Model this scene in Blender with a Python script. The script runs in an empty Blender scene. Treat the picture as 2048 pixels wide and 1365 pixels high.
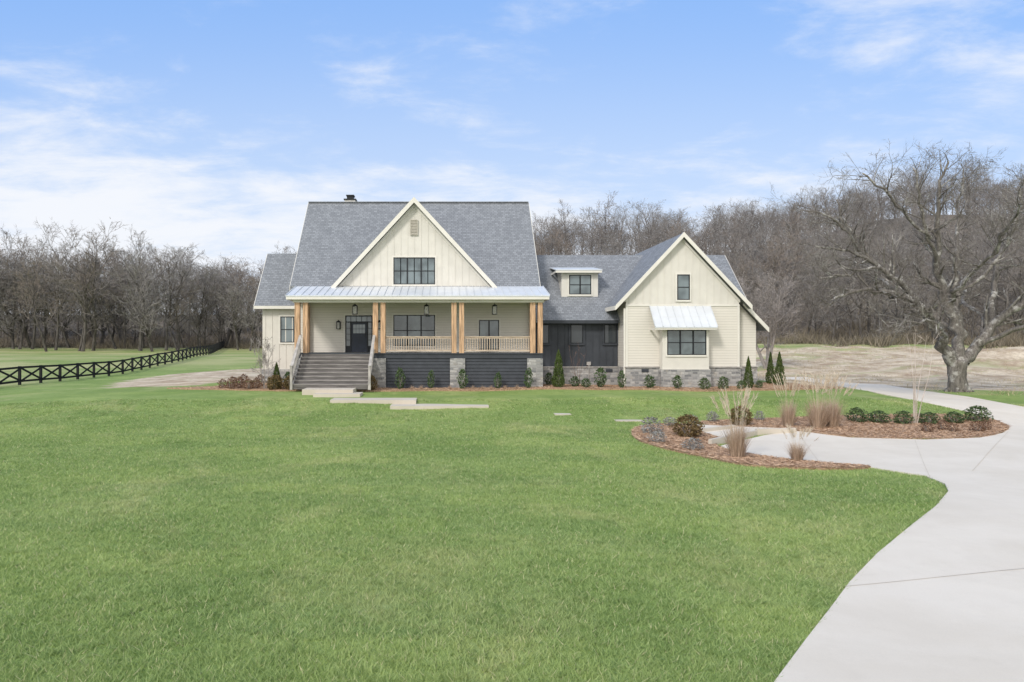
import bpy, bmesh, math, random
import numpy as np
from mathutils import Vector, Matrix
from mathutils.geometry import delaunay_2d_cdt
C = bpy.context.scene.collection
R = math.radians
F = 1365.0; CXP = 888.0; CYP = 682.0; H = 2.64

# ------------------------------------------------------------ terrain
def ss(t):
    t = min(1.0, max(0.0, t)); return t*t*(3-2*t)
def tab(x, xs, ys, smooth=True):
    if x <= xs[0]: return ys[0]
    for i in range(len(xs)-1):
        if x <= xs[i+1]:
            t = (x-xs[i])/(xs[i+1]-xs[i])
            if smooth: t = t*t*(3-2*t)
            return ys[i]+(ys[i+1]-ys[i])*t
    return ys[-1]
def wood_start(x): return tab(x, [-300,-20,10,60,120],[140,132,112,96,88])
def terr(x, y):
    b = tab(y, [-10,0,12,22,27,34,37,60,100,140,200,400,3000],[-.5,-.5,-.62,-.78,-.75,-.12,0,.05,.6,1.5,3,6,6])
    b -= .62*ss((-x-12)/18)*(1-ss((y-52)/40))*ss((y-12)/28)
    b -= .3*ss((x-20)/8)*ss((y-22)/14)*(1-ss((y-50)/25))
    b += 1.7*ss((x-18)/14)*ss((y-52)/45)
    hm = tab(x, [-300,-60,-20,30,60,100,150,300],[8,8,8,23,23,27,38,43])
    s = wood_start(x); b += hm*ss((y-s)/(225-s))
    b += 1.7*math.exp(-(((x-53)/8)**2+((y-64)/5)**2)) + 1.3*math.exp(-(((x-64)/7)**2+((y-66)/6)**2))+.5*math.exp(-(((x-42)/5)**2+((y-58)/4)**2))
    if y < 90:
        b += .03*math.sin(x*.45+y*.3)+.02*math.sin(x*1.1-y*.8)
        b -= .14*math.exp(-((x+2.5)/4.2)**2-((y-31.2)/1.5)**2)
        if x > 22 and y > 46: b += .12*math.sin(x*.9+y*.35)*math.sin(y*.8-x*.2)*ss((y-46)/5)
    return b
def G(px, py, ymax=300):
    k = (px-CXP)/F; m = (py-CYP)/F; Y = 4.0; st = .05
    while Y < ymax:
        if H-m*Y <= terr(k*Y, Y): break
        Y += st
        if Y > 60: st = .5
    return (k*Y, Y)
def WX(px, Y): return (px-CXP)/F*Y
def WZ(py, Y): return H+(CYP-py)/F*Y

# ------------------------------------------------------------ nodes
def nd(nt, t, ins=None, **at):
    n = nt.nodes.new(t)
    for k, v in at.items(): setattr(n, k, v)
    for k, v in (ins or {}).items():
        s = n.inputs[k]
        if isinstance(v, bpy.types.NodeSocket): nt.links.new(v, s)
        else: s.default_value = v
    return n
def mth(nt, op, a, b=0.0, c=None, clamp=False):
    n = nt.nodes.new('ShaderNodeMath'); n.operation = op; n.use_clamp = clamp
    for i, v in enumerate((a, b, c)):
        if v is None: continue
        if isinstance(v, bpy.types.NodeSocket): nt.links.new(v, n.inputs[i])
        else: n.inputs[i].default_value = v
    return n.outputs[0]
def col(c): return (c[0], c[1], c[2], 1.0)
def mixc(nt, f, a, b, mode='MIX'):
    n = nt.nodes.new('ShaderNodeMix'); n.data_type = 'RGBA'; n.blend_type = mode
    for i, v in ((0, f), (6, a), (7, b)):
        if isinstance(v, bpy.types.NodeSocket): nt.links.new(v, n.inputs[i])
        else: n.inputs[i].default_value = v if i == 0 else (v if len(v) == 4 else col(v))
    return n.outputs[2]
def rng_(nt, v, a, b, c=0.0, d=1.0, smooth=True):
    n = nt.nodes.new('ShaderNodeMapRange')
    if smooth: n.interpolation_type = 'SMOOTHSTEP'
    nt.links.new(v, n.inputs[0])
    for i, q in enumerate((a, b, c, d)): n.inputs[i+1].default_value = q
    return n.outputs[0]
def noise(nt, vec, scale, detail=4, rough=.55, dist=0.0):
    return nd(nt, 'ShaderNodeTexNoise', {'Vector': vec, 'Scale': scale, 'Detail': detail, 'Roughness': rough, 'Distortion': dist}).outputs[0]
def newmat(name):
    m = bpy.data.materials.new(name); m.use_nodes = True; nt = m.node_tree
    b = nt.nodes['Principled BSDF']
    return m, nt, b
def setin(nt, b, k, v):
    if isinstance(v, bpy.types.NodeSocket): nt.links.new(v, b.inputs[k])
    else: b.inputs[k].default_value = v
def bump(nt, b, h, strength=.5, dist=.02):
    n = nd(nt, 'ShaderNodeBump', {'Height': h, 'Strength': strength, 'Distance': dist})
    nt.links.new(n.outputs[0], b.inputs['Normal'])
def objc(nt): return nt.nodes.new('ShaderNodeTexCoord').outputs['Object']
def geop(nt): return nt.nodes.new('ShaderNodeNewGeometry').outputs['Position']
def scaled(nt, v, s):
    n = nd(nt, 'ShaderNodeVectorMath', {0: v}, operation='MULTIPLY'); n.inputs[1].default_value = s
    return n.outputs[0]

def simple(name, c, rough=.6, var=.15, scale=3.0, bs=0.0, metal=0.0, stretch=None, spec=.5):
    m, nt, b = newmat(name); o = objc(nt)
    if stretch: o = scaled(nt, o, stretch)
    n = noise(nt, o, scale, 5)
    lo = [x*(1-var) for x in c]; hi = [min(1, x*(1+var)) for x in c]
    setin(nt, b, 'Base Color', mixc(nt, rng_(nt, n, .3, .7), lo, hi))
    b.inputs['Roughness'].default_value = rough; b.inputs['Metallic'].default_value = metal
    b.inputs['Specular IOR Level'].default_value = spec
    if bs: bump(nt, b, n, bs, .02)
    return m
def lapmat(name, c, pitch=.15, rough=.55, dk=.42, spec=.5):
    m, nt, b = newmat(name)
    uv = nt.nodes.new('ShaderNodeTexCoord').outputs['UV']
    s = nd(nt, 'ShaderNodeSeparateXYZ', {0: uv})
    f = mth(nt, 'FRACT', mth(nt, 'DIVIDE', s.outputs[1], pitch))
    ln = rng_(nt, f, .84, .95, 0, 1)
    n = noise(nt, objc(nt), 1.2, 4)
    base = mixc(nt, n, [x*.93 for x in c], [x*1.04 for x in c])
    setin(nt, b, 'Base Color', mixc(nt, mth(nt, 'MULTIPLY', ln, dk), base, [x*.35 for x in c]))
    b.inputs['Roughness'].default_value = rough; b.inputs['Specular IOR Level'].default_value = spec
    bump(nt, b, mth(nt, 'SUBTRACT', 1.0, f), .5, .02)
    return m
def shingle():
    m, nt, b = newmat('asphalt_shingle')
    uv = nt.nodes.new('ShaderNodeTexCoord').outputs['UV']
    br = nd(nt, 'ShaderNodeTexBrick', {'Vector': uv, 'Color1': col((.18,.19,.208)), 'Color2': col((.27,.283,.305)), 'Mortar': col((.10,.106,.116)),
        'Scale': 1.0, 'Mortar Size': .013, 'Mortar Smooth': .4, 'Bias': 0.0, 'Brick Width': .24, 'Row Height': .16})
    br.offset = .37; br.offset_frequency = 2
    n = noise(nt, uv, 14, 3)
    c1 = mixc(nt, rng_(nt, n, .35, .65, 0, .35), br.outputs[0], (.225,.237,.258))
    setin(nt, b, 'Base Color', c1); b.inputs['Roughness'].default_value = .9; b.inputs['Specular IOR Level'].default_value = .2
    bump(nt, b, br.outputs[1], -.3, .01)
    return m
def stonemat():
    m, nt, b = newmat('ledge_stone')
    uv = nt.nodes.new('ShaderNodeTexCoord').outputs['UV']
    dn = nd(nt, 'ShaderNodeTexNoise', {'Vector': uv, 'Scale': 2.2, 'Detail': 2.0})
    add = nd(nt, 'ShaderNodeVectorMath', {0: dn.outputs[1]}, operation='SCALE'); add.inputs['Scale'].default_value = .16
    v = nd(nt, 'ShaderNodeVectorMath', {0: uv, 1: add.outputs[0]}, operation='ADD').outputs[0]
    br = nd(nt, 'ShaderNodeTexBrick', {'Vector': v, 'Color1': col((.16,.163,.17)), 'Color2': col((.48,.465,.445)), 'Mortar': col((.33,.32,.305)),
        'Scale': 1.0, 'Mortar Size': .016, 'Mortar Smooth': .3, 'Brick Width': .4, 'Row Height': .14})
    br.offset = .4; br.squash = .6; br.squash_frequency = 2
    n = noise(nt, uv, 9, 5); n2 = noise(nt, uv, 2.3, 3)
    c1 = mixc(nt, rng_(nt, n, .35, .7, 0, .4), br.outputs[0], (.24,.24,.245))
    c2 = mixc(nt, rng_(nt, n2, .55, .72, 0, .35), c1, (.42,.36,.28))
    setin(nt, b, 'Base Color', c2); b.inputs['Roughness'].default_value = .9
    bump(nt, b, mth(nt, 'SUBTRACT', n, br.outputs[1]), .6, .04)
    return m
def transmix(nt, b, c, t):
    tr = nd(nt, 'ShaderNodeBsdfTranslucent', {'Color': c})
    mx = nd(nt, 'ShaderNodeMixShader', {0: t, 1: b.outputs[0], 2: tr.outputs[0]})
    nt.links.new(mx.outputs[0], nt.nodes['Material Output'].inputs[0])
def leafmat(name, c1, c2, transl=.25):
    m, nt, b = newmat(name)
    g = nt.nodes.new('ShaderNodeNewGeometry')
    ri = g.outputs['Random Per Island']
    n = noise(nt, objc(nt), 4, 2)
    f = mth(nt, 'MULTIPLY_ADD', ri, .7, mth(nt, 'MULTIPLY', n, .3))
    c = mixc(nt, f, c1, c2)
    setin(nt, b, 'Base Color', c); b.inputs['Roughness'].default_value = .65
    b.inputs['Specular IOR Level'].default_value = .2
    transmix(nt, b, c, transl)
    return m
def lawncolor(nt, pos):
    n1 = noise(nt, pos, .25, 6, .62, .4); n2 = noise(nt, pos, 2.2, 5, .68, .3); n3 = noise(nt, scaled(nt, pos, (.7, .55, 1)), .38, 7, .68, .6)
    c = mixc(nt, rng_(nt, n1, .34, .66), (.235,.335,.094), (.34,.43,.145))
    c = mixc(nt, rng_(nt, n3, .48, .68, 0, .6), c, (.52,.505,.25))
    c = mixc(nt, rng_(nt, n2, .50, .68, 0, .55), c, (.155,.25,.062))
    br = nd(nt, 'ShaderNodeTexBrick', {'Vector': pos, 'Color1': col((.78,.83,.80)), 'Color2': col((1.17,1.11,1.0)), 'Mortar': col((.84,.85,.78)), 'Scale': 1.0, 'Mortar Size': .05, 'Mortar Smooth': 1.0, 'Brick Width': 3.1, 'Row Height': 1.05})
    return mixc(nt, .6, c, br.outputs[0], 'MULTIPLY')
def lawnblade():
    m, nt, b = newmat('grass_blades')
    g = nt.nodes.new('ShaderNodeNewGeometry')
    ri = g.outputs['Random Per Island']
    c = lawncolor(nt, g.outputs['Position'])
    c = mixc(nt, rng_(nt, ri, 0, 1, 0, .5, False), c, (.54,.64,.29))
    c = mixc(nt, rng_(nt, ri, .93, .97, 0, .8), c, (.72,.64,.40))
    setin(nt, b, 'Base Color', c); b.inputs['Roughness'].default_value = .55; b.inputs['Specular IOR Level'].default_value = .3
    transmix(nt, b, c, .35)
    return m
def groundmat():
    m, nt, b = newmat('ground_cover')
    pos = geop(nt)
    soil = nd(nt, 'ShaderNodeAttribute', attribute_name='soil').outputs['Fac']
    wood = nd(nt, 'ShaderNodeAttribute', attribute_name='wood').outputs['Fac']
    far = nd(nt, 'ShaderNodeAttribute', attribute_name='meadow').outputs['Fac']
    lc = lawncolor(nt, pos)
    lc = mixc(nt, 1.0, lc, (.82,.82,.82), 'MULTIPLY')
    fine = noise(nt, pos, 9, 4, .7); fine2 = noise(nt, pos, 34, 3, .7)
    lc = mixc(nt, rng_(nt, fine, .3, .7, 0, .35), lc, (.14,.20,.06))
    lc = mixc(nt, rng_(nt, fine2, .45, .75, 0, .4), lc, (.34,.41,.16))
    mn = noise(nt, scaled(nt, pos, (.5, 1.3, 1)), .12, 6, .65, .6)
    md = mixc(nt, rng_(nt, mn, .35, .65), (.22,.29,.09), (.43,.41,.21))
    md = mixc(nt, rng_(nt, fine, .35, .7, 0, .35), md, (.16,.20,.068))
    lc = mixc(nt, far, lc, md)
    sn = noise(nt, scaled(nt, pos, (.7, 1.0, 1)), .16, 7, .68, .6)
    sf = rng_(nt, mth(nt, 'ADD', soil, mth(nt, 'MULTIPLY', mth(nt, 'SUBTRACT', sn, .5), 2.0)), .38, .60)
    sc = mixc(nt, rng_(nt, noise(nt, pos, .5, 7, .7), .34, .66), (.36,.265,.18), (.68,.575,.43))
    sc = mixc(nt, rng_(nt, noise(nt, pos, 3.0, 6, .75), .45, .68, 0, .4), sc, (.26,.19,.13))
    sc = mixc(nt, rng_(nt, noise(nt, scaled(nt, pos, (.5, 1.3, 1)), .24, 6, .7), .54, .63, 0, .55), sc, (.30,.31,.14))
    c = mixc(nt, sf, lc, sc)
    wc = mixc(nt, rng_(nt, noise(nt, pos, .6, 6, .7), .35, .7), (.125,.105,.086), (.25,.212,.172))
    c = mixc(nt, wood, c, wc)
    setin(nt, b, 'Base Color', c); b.inputs['Roughness'].default_value = .95; b.inputs['Specular IOR Level'].default_value = .1
    bump(nt, b, mth(nt, 'ADD', fine, mth(nt, 'MULTIPLY', fine2, .5)), .7, .05)
    return m
def concretemat(name='concrete', k=1.0):
    m, nt, b = newmat(name)
    pos = geop(nt)
    c = mixc(nt, rng_(nt, noise(nt, pos, .5, 6, .65, .3), .3, .7), (.63*k,.56*k,.465*k), (.70*k,.63*k,.535*k))
    c = mixc(nt, rng_(nt, noise(nt, pos, 2.6, 6, .7), .5, .8, 0, .25), c, (.54*k,.475*k,.39*k))
    f = noise(nt, pos, 60, 3, .7)
    c = mixc(nt, rng_(nt, f, .3, .7, 0, .14), c, (.44*k,.40*k,.35*k))
    setin(nt, b, 'Base Color', c); b.inputs['Roughness'].default_value = .9; b.inputs['Specular IOR Level'].default_value = .2
    bump(nt, b, f, .25, .006)
    return m
def mulchmat():
    m, nt, b = newmat('pine_straw')
    pos = geop(nt)
    n = noise(nt, pos, 14, 5, .75); n2 = noise(nt, pos, 1.5, 4)
    c = mixc(nt, rng_(nt, n, .3, .7), (.22,.13,.08), (.58,.40,.265))
    c = mixc(nt, rng_(nt, n2, .4, .7, 0, .4), c, (.36,.245,.165))
    setin(nt, b, 'Base Color', c); b.inputs['Roughness'].default_value = .95; b.inputs['Specular IOR Level'].default_value = .1
    bump(nt, b, n, 1.0, .06)
    return m
def barkmat(name, c1, c2, lich=None, sc=3.0):
    m, nt, b = newmat(name)
    o = objc(nt)
    n = noise(nt, scaled(nt, o, (1, 1, .25)), sc*3, 5, .7)
    c = mixc(nt, rng_(nt, n, .3, .7), c1, c2)
    if lich: c = mixc(nt, rng_(nt, noise(nt, o, sc*.6, 5, .7), .50, .64, 0, .8), c, lich)
    setin(nt, b, 'Base Color', c); b.inputs['Roughness'].default_value = .9; b.inputs['Specular IOR Level'].default_value = .1
    bump(nt, b, n, .8, .05)
    return m

M = {}
CREAM = (.635,.605,.553)
M['cream'] = simple('cream_paint', CREAM, .6, .04, 1.5, spec=.25)
M['trim'] = simple('trim_paint', (.69,.66,.605), .55, .04, 1.5, spec=.25)
M['lap'] = lapmat('cream_lap_siding', (.66,.622,.56), .15, .6, .4, .25)
M['dark'] = simple('charcoal_paint', (.050,.055,.065), .6, .12, 2, spec=.25)
M['black'] = simple('black_metal', (.012,.014,.018), .45, .1, 2, spec=.3)
M['shingle'] = shingle()
M['metal'] = simple('pale_metal_roof', (.62,.64,.665), .42, .05, 1.2, metal=.12)
M['stone'] = stonemat()
M['stonecap'] = simple('stone_cap', (.38,.36,.34), .85, .2, 4, .2)
M['timber'] = simple('cedar_timber', (.50,.325,.20), .65, .40, 2.2, .15, stretch=(9, 9, .6), spec=.2)
M['railwood'] = simple('pale_rail_wood', (.50,.40,.31), .65, .25, 3, .1, stretch=(1, 6, 6), spec=.2)
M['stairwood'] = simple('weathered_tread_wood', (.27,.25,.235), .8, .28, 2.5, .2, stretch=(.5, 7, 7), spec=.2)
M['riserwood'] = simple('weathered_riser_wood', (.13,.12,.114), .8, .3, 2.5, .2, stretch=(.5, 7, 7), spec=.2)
M['greywood'] = simple('grey_rail_wood', (.38,.355,.33), .75, .25, 2.5, .1, spec=.2)
M['concrete'] = concretemat()
M['stepconcrete'] = concretemat('step_concrete', .82)
M['joint'] = simple('driveway_joint', (.55,.485,.40), .9, .06, spec=.1)  # darker concrete tone of the driveway's own joint lines
M['mulch'] = mulchmat()
M['ground'] = groundmat()
M['blade'] = lawnblade()
M['needle'] = leafmat('straw_needles', (.30,.185,.12), (.68,.48,.33), .1)
M['fence'] = simple('black_fence_paint', (.012,.012,.013), .6, .2, 3, spec=.25)
m, nt, b = newmat('window_glass')
n = noise(nt, objc(nt), .9, 2)
setin(nt, b, 'Base Color', mixc(nt, rng_(nt, n, .35, .65), (.06,.08,.088), (.16,.20,.215)))
b.inputs['Roughness'].default_value = .05; b.inputs['Specular IOR Level'].default_value = .9
M['glass'] = m
m, nt, b = newmat('dim_window_glass')
b.inputs['Base Color'].default_value = (.045,.052,.058,1); b.inputs['Roughness'].default_value = .08; b.inputs['Specular IOR Level'].default_value = .5
M['dimglass'] = m
m, nt, b = newmat('lantern_glass')
b.inputs['Base Color'].default_value = (.5,.5,.46,1); b.inputs['Roughness'].default_value = .1
b.inputs['Alpha'].default_value = .45
M['lglass'] = m
M['bark'] = barkmat('old_bark', (.09,.08,.072), (.23,.208,.185), (.48,.46,.43))
M['woodbark'] = barkmat('woodland_bark', (.055,.049,.044), (.16,.145,.133), None, 1)
M['twig'] = barkmat('woodland_twigs', (.155,.138,.126), (.28,.252,.233), None, 1)
M['twig2'] = barkmat('grey_twigs', (.18,.166,.155), (.31,.288,.272), None, 1)
M['twig3'] = barkmat('russet_twigs', (.17,.142,.122), (.29,.245,.21), None, 1)
M['herotwig'] = barkmat('old_tree_twigs', (.105,.092,.082), (.215,.19,.168), (.38,.36,.33), 2)
M['palebark'] = barkmat('pale_bark', (.42,.35,.29), (.66,.57,.50), None, 2)
M['greybark'] = barkmat('grey_bark', (.22,.195,.18), (.40,.36,.335), None, 2)
M['redbark'] = barkmat('reddish_bark', (.13,.075,.06), (.22,.15,.125), None, 2)
M['conifer'] = leafmat('arborvitae_leaf', (.028,.055,.014), (.12,.155,.045), .15)
M['holly'] = leafmat('holly_leaf', (.026,.055,.02), (.13,.185,.08), .15)
M['box'] = leafmat('bronze_boxwood_leaf', (.075,.05,.018), (.27,.195,.09), .15)
M['hedge'] = leafmat('hedge_leaf', (.028,.055,.018), (.155,.205,.09), .15)
M['pale'] = leafmat('greyish_leaf', (.12,.12,.10), (.48,.46,.43), .15)
M['nandina'] = leafmat('reddish_leaf', (.09,.04,.025), (.30,.19,.12), .15)
M['straw'] = leafmat('dry_grass', (.34,.23,.16), (.74,.59,.45), .3)
M['plume'] = leafmat('grass_plume', (.58,.47,.34), (.84,.73,.58), .4)
M['brush'] = leafmat('dry_brush', (.115,.095,.07), (.32,.27,.195), .15)

# ------------------------------------------------------------ mesh building
class MB:
    def __init__(s): s.v = []; s.f = []; s.m = []
    def box(s, x0, x1, y0, y1, z0, z1, mi=0):
        i = len(s.v)
        s.v += [(x0,y0,z0),(x1,y0,z0),(x1,y1,z0),(x0,y1,z0),(x0,y0,z1),(x1,y0,z1),(x1,y1,z1),(x0,y1,z1)]
        s.f += [(i,i+3,i+2,i+1),(i+4,i+5,i+6,i+7),(i,i+1,i+5,i+4),(i+1,i+2,i+6,i+5),(i+2,i+3,i+7,i+6),(i+3,i,i+4,i+7)]
        s.m += [mi]*6; return s
    def ext(s, pts, vec, mi=0):
        i = len(s.v); n = len(pts)
        s.v += [tuple(p) for p in pts]+[(p[0]+vec[0], p[1]+vec[1], p[2]+vec[2]) for p in pts]
        s.f += [tuple(range(i+n-1, i-1, -1)), tuple(range(i+n, i+2*n))]
        for k in range(n):
            q = (k+1) % n; s.f.append((i+k, i+q, i+n+q, i+n+k))
        s.m += [mi]*(n+2); return s
    def bar(s, a, b, w, h, mi=0):
        a = Vector(a); b = Vector(b); d = (b-a).normalized()
        up = Vector((0,0,1)) if abs(d.z) < .95 else Vector((0,1,0))
        u = d.cross(up).normalized()*w/2; v = u.cross(d).normalized()*h/2
        return s.ext([a-u-v, a+u-v, a+u+v, a-u+v], b-a, mi)
    def tube(s, pts, rad, sides=6, mi=0, cap=True):
        tube(s.v, s.f, pts, rad, sides); s.m += [mi]*(len(s.f)-len(s.m)); return s
    def build(s, name, mats, parent=None, O=(0,0,0), recalc=True, smooth=False):
        me = bpy.data.meshes.new(name)
        me.from_pydata([(a-O[0], b-O[1], c-O[2]) for a, b, c in s.v], [], s.f)
        if not isinstance(mats, (list, tuple)): mats = [mats]
        for q in mats: me.materials.append(q)
        if len(mats) > 1: me.polygons.foreach_set('material_index', s.m)
        if recalc:
            bm = bmesh.new(); bm.from_mesh(me); bmesh.ops.recalc_face_normals(bm, faces=bm.faces); bm.to_mesh(me); bm.free()
        uvl = me.uv_layers.new(name='UVMap')
        Z = Vector((0,0,1)); vs = me.vertices
        for p in me.polygons:
            n = p.normal
            if abs(n.z) > .999: u = Vector((1,0,0)); w = Vector((0,1,0))
            else: u = Z.cross(n).normalized(); w = n.cross(u)
            for li in p.loop_indices:
                co = vs[me.loops[li].vertex_index].co
                uvl.data[li].uv = (co.dot(u), co.dot(w))
        if smooth: me.polygons.foreach_set('use_smooth', [True]*len(me.polygons))
        o = bpy.data.objects.new(name, me); C.objects.link(o)
        if parent: o.parent = parent
        return o
def tube(V, Fc, pts, rad, sides):
    base = len(V); n = len(pts); prev = None
    for i in range(n):
        p = Vector(pts[i])
        a = Vector(pts[min(i+1, n-1)])-Vector(pts[max(i-1, 0)])
        if a.length < 1e-6: a = Vector((0,0,1))
        a.normalize()
        if prev is None: u = a.orthogonal().normalized()
        else:
            u = prev-a*prev.dot(a)
            u = u.normalized() if u.length > 1e-5 else a.orthogonal().normalized()
        prev = u; w = a.cross(u)
        for k in range(sides):
            t = 2*math.pi*k/sides
            q = p+(u*math.cos(t)+w*math.sin(t))*rad[i]
            V.append((q.x, q.y, q.z))
    for i in range(n-1):
        for k in range(sides):
            q = (k+1) % sides
            Fc.append((base+i*sides+k, base+i*sides+q, base+(i+1)*sides+q, base+(i+1)*sides+k))
    Fc.append(tuple(base+(n-1)*sides+k for k in range(sides)))
def rawobj(name, V, Fc, mat, parent=None, smooth=False):
    me = bpy.data.meshes.new(name); me.from_pydata(V, [], Fc); me.materials.append(mat)
    if smooth: me.polygons.foreach_set('use_smooth', [True]*len(me.polygons))
    o = bpy.data.objects.new(name, me); C.objects.link(o)
    if parent: o.parent = parent
    return o
def tri_mesh(name, P, mat):        # P: (n,3,3) numpy
    n = len(P); me = bpy.data.meshes.new(name)
    me.vertices.add(n*3); me.vertices.foreach_set('co', P.reshape(-1).astype(np.float32))
    me.loops.add(n*3); me.loops.foreach_set('vertex_index', np.arange(n*3, dtype=np.int32))
    me.polygons.add(n); me.polygons.foreach_set('loop_start', np.arange(0, n*3, 3, dtype=np.int32))
    me.update(calc_edges=True); me.materials.append(mat)
    o = bpy.data.objects.new(name, me); C.objects.link(o); return o
def tag(o, label=None, cat=None, group=None, kind=None):
    if label: o['label'] = label
    if cat: o['category'] = cat
    if group: o['group'] = group
    if kind: o['kind'] = kind
    return o
def empty(name, loc, label, cat, group=None):
    o = bpy.data.objects.new(name, None); C.objects.link(o); o.location = loc; o.empty_display_size = .2
    return tag(o, label, cat, group)
def dup(root, loc, rz=0, scale=(1,1,1), label=None, group=None, cat=None):
    r = root.copy(); C.objects.link(r); r.location = loc; r.rotation_euler = (0,0,rz); r.scale = scale
    if label: r['label'] = label
    if group: r['group'] = group
    if cat: r['category'] = cat
    for ch in list(root.children):
        c = ch.copy(); C.objects.link(c); c.parent = r
        for g in ch.children:
            d = g.copy(); C.objects.link(d); d.parent = c
    return r
used = set()
def place(root, loc, rz=0, scale=(1,1,1), label=None, group=None):
    if root.name in used: return dup(root, loc, rz, scale, label, group)
    used.add(root.name); root.location = loc; root.rotation_euler = (0,0,rz); root.scale = scale
    if label: root['label'] = label
    if group: root['group'] = group
    return root

# ------------------------------------------------------------ ground
def lines(segs):
    out = []
    for a, b, s in segs:
        x = a
        while x < b-1e-6: out.append(x); x += s
    return out
xs = lines([(-3000,-300,450),(-300,-60,12),(-60,90,1.0),(90,310,10),(310,3200,480)])
ys = lines([(-60,-6,9),(-6,90,1.0),(90,240,4),(240,600,60),(600,3600,600)])
nx, ny = len(xs), len(ys)
V = []; so = []; wo = []; fa = []
for y in ys:
    for x in xs:
        V.append((x, y, terr(x, y)))
        s = .66*ss((x-19.5)/3)*ss((y-36.5-max(0, (27-x)*.6))/5)
        s += .5*math.exp(-(((x-56)/14)**2+((y-65)/7)**2)) + .35*math.exp(-(((x-30)/12)**2+((y-52)/6)**2))*(x > 19.5)
        s = max(s, 1.5*ss(1.45-math.hypot((x+16)/8.5, (y-55)/12)))
        so.append(s*(1-ss((y-80)/16)))
        w = ss((y-wood_start(x)+6)/10); wo.append(w)
        fa.append(max(ss((y-60)/25), ss((-x-30.5)/1.5)*ss((y-40)/4), ss((x-26)/3)*ss((y-38)/4)))
Fc = [(j*nx+i, j*nx+i+1, (j+1)*nx+i+1, (j+1)*nx+i) for j in range(ny-1) for i in range(nx-1)]
g = rawobj('ground', V, Fc, M['ground'], smooth=True); g['kind'] = 'structure'
for nm, arr in (('soil', so), ('wood', wo), ('meadow', fa)):
    a = g.data.attributes.new(nm, 'FLOAT', 'POINT'); a.data.foreach_set('value', arr)

def inpoly(X, Y, poly):
    r = np.zeros(len(X), bool); n = len(poly); j = n-1
    for i in range(n):
        xi, yi = poly[i]; xj, yj = poly[j]
        c = ((yi > Y) != (yj > Y)) & (X < (xj-xi)*(Y-yi)/(yj-yi+1e-12)+xi)
        r ^= c; j = i
    return r
def smoothpoly(poly, n=4):
    out = []; L = len(poly)
    for i in range(L):
        p0, p1, p2, p3 = poly[i-1], poly[i], poly[(i+1) % L], poly[(i+2) % L]
        for k in range(n):
            t = k/n
            out.append(tuple(.5*((2*p1[a])+(-p0[a]+p2[a])*t+(2*p0[a]-5*p1[a]+4*p2[a]-p3[a])*t*t+(-p0[a]+3*p1[a]-3*p2[a]+p3[a])*t**3) for a in (0,1)))
    return out
def drape(name, poly, dz, mat, step=.8, skirt=.3, rough=0.0, extra=None, seed=1):
    rg = random.Random(seed)
    xs_ = [p[0] for p in poly]; ys_ = [p[1] for p in poly]
    gx, gy = np.meshgrid(np.arange(min(xs_), max(xs_), step), np.arange(min(ys_), max(ys_), step))
    gx = gx.ravel(); gy = gy.ravel(); ins = inpoly(gx, gy, poly)
    pts = [Vector(p) for p in poly]+[Vector((a, b)) for a, b in zip(gx[ins], gy[ins])]
    n = len(poly)
    r = delaunay_2d_cdt(pts, [(i, (i+1) % n) for i in range(n)], [list(range(n))], 1, 1e-4)
    mb = MB()
    def zz(x, y): return terr(x, y)+dz+(rg.uniform(-rough, rough) if rough else 0)
    mb.v = [(p.x, p.y, zz(p.x, p.y)) for p in r[0]]
    for f in r[2]:
        f = list(f)
        a, b_, c = (mb.v[f[0]], mb.v[f[1]], mb.v[f[2]])
        if (b_[0]-a[0])*(c[1]-a[1])-(b_[1]-a[1])*(c[0]-a[0]) < 0: f.reverse()
        mb.f.append(tuple(f)); mb.m.append(0)
    i0 = len(mb.v)
    for p in poly: mb.v += [(p[0], p[1], terr(*p)+dz), (p[0], p[1], terr(*p)-skirt)]
    for k in range(n):
        q = (k+1) % n; mb.f.append((i0+2*k, i0+2*k+1, i0+2*q+1, i0+2*q)); mb.m.append(0)
    mats = [mat]
    if extra:
        mats.append(extra[0])
        for (x0, y0), (x1, y1), w in extra[1]:
            L = math.hypot(x1-x0, y1-y0); N = max(2, int(L/.5)); ux, uy = -(y1-y0)/L*w/2, (x1-x0)/L*w/2
            i0 = len(mb.v)
            for k in range(N+1):
                t = k/N; x = x0+(x1-x0)*t; y = y0+(y1-y0)*t; z = terr(x, y)+dz+.006
                mb.v += [(x-ux, y-uy, z), (x+ux, y+uy, z)]
            for k in range(N):
                q = (i0+2*k, i0+2*k+2, i0+2*k+3, i0+2*k+1)
                a, b_, c = mb.v[q[0]], mb.v[q[1]], mb.v[q[2]]
                if (b_[0]-a[0])*(c[1]-a[1])-(b_[1]-a[1])*(c[0]-a[0]) < 0: q = q[::-1]
                mb.f.append(q); mb.m.append(1)
    o = mb.build(name, mats, recalc=False)
    return o

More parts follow.
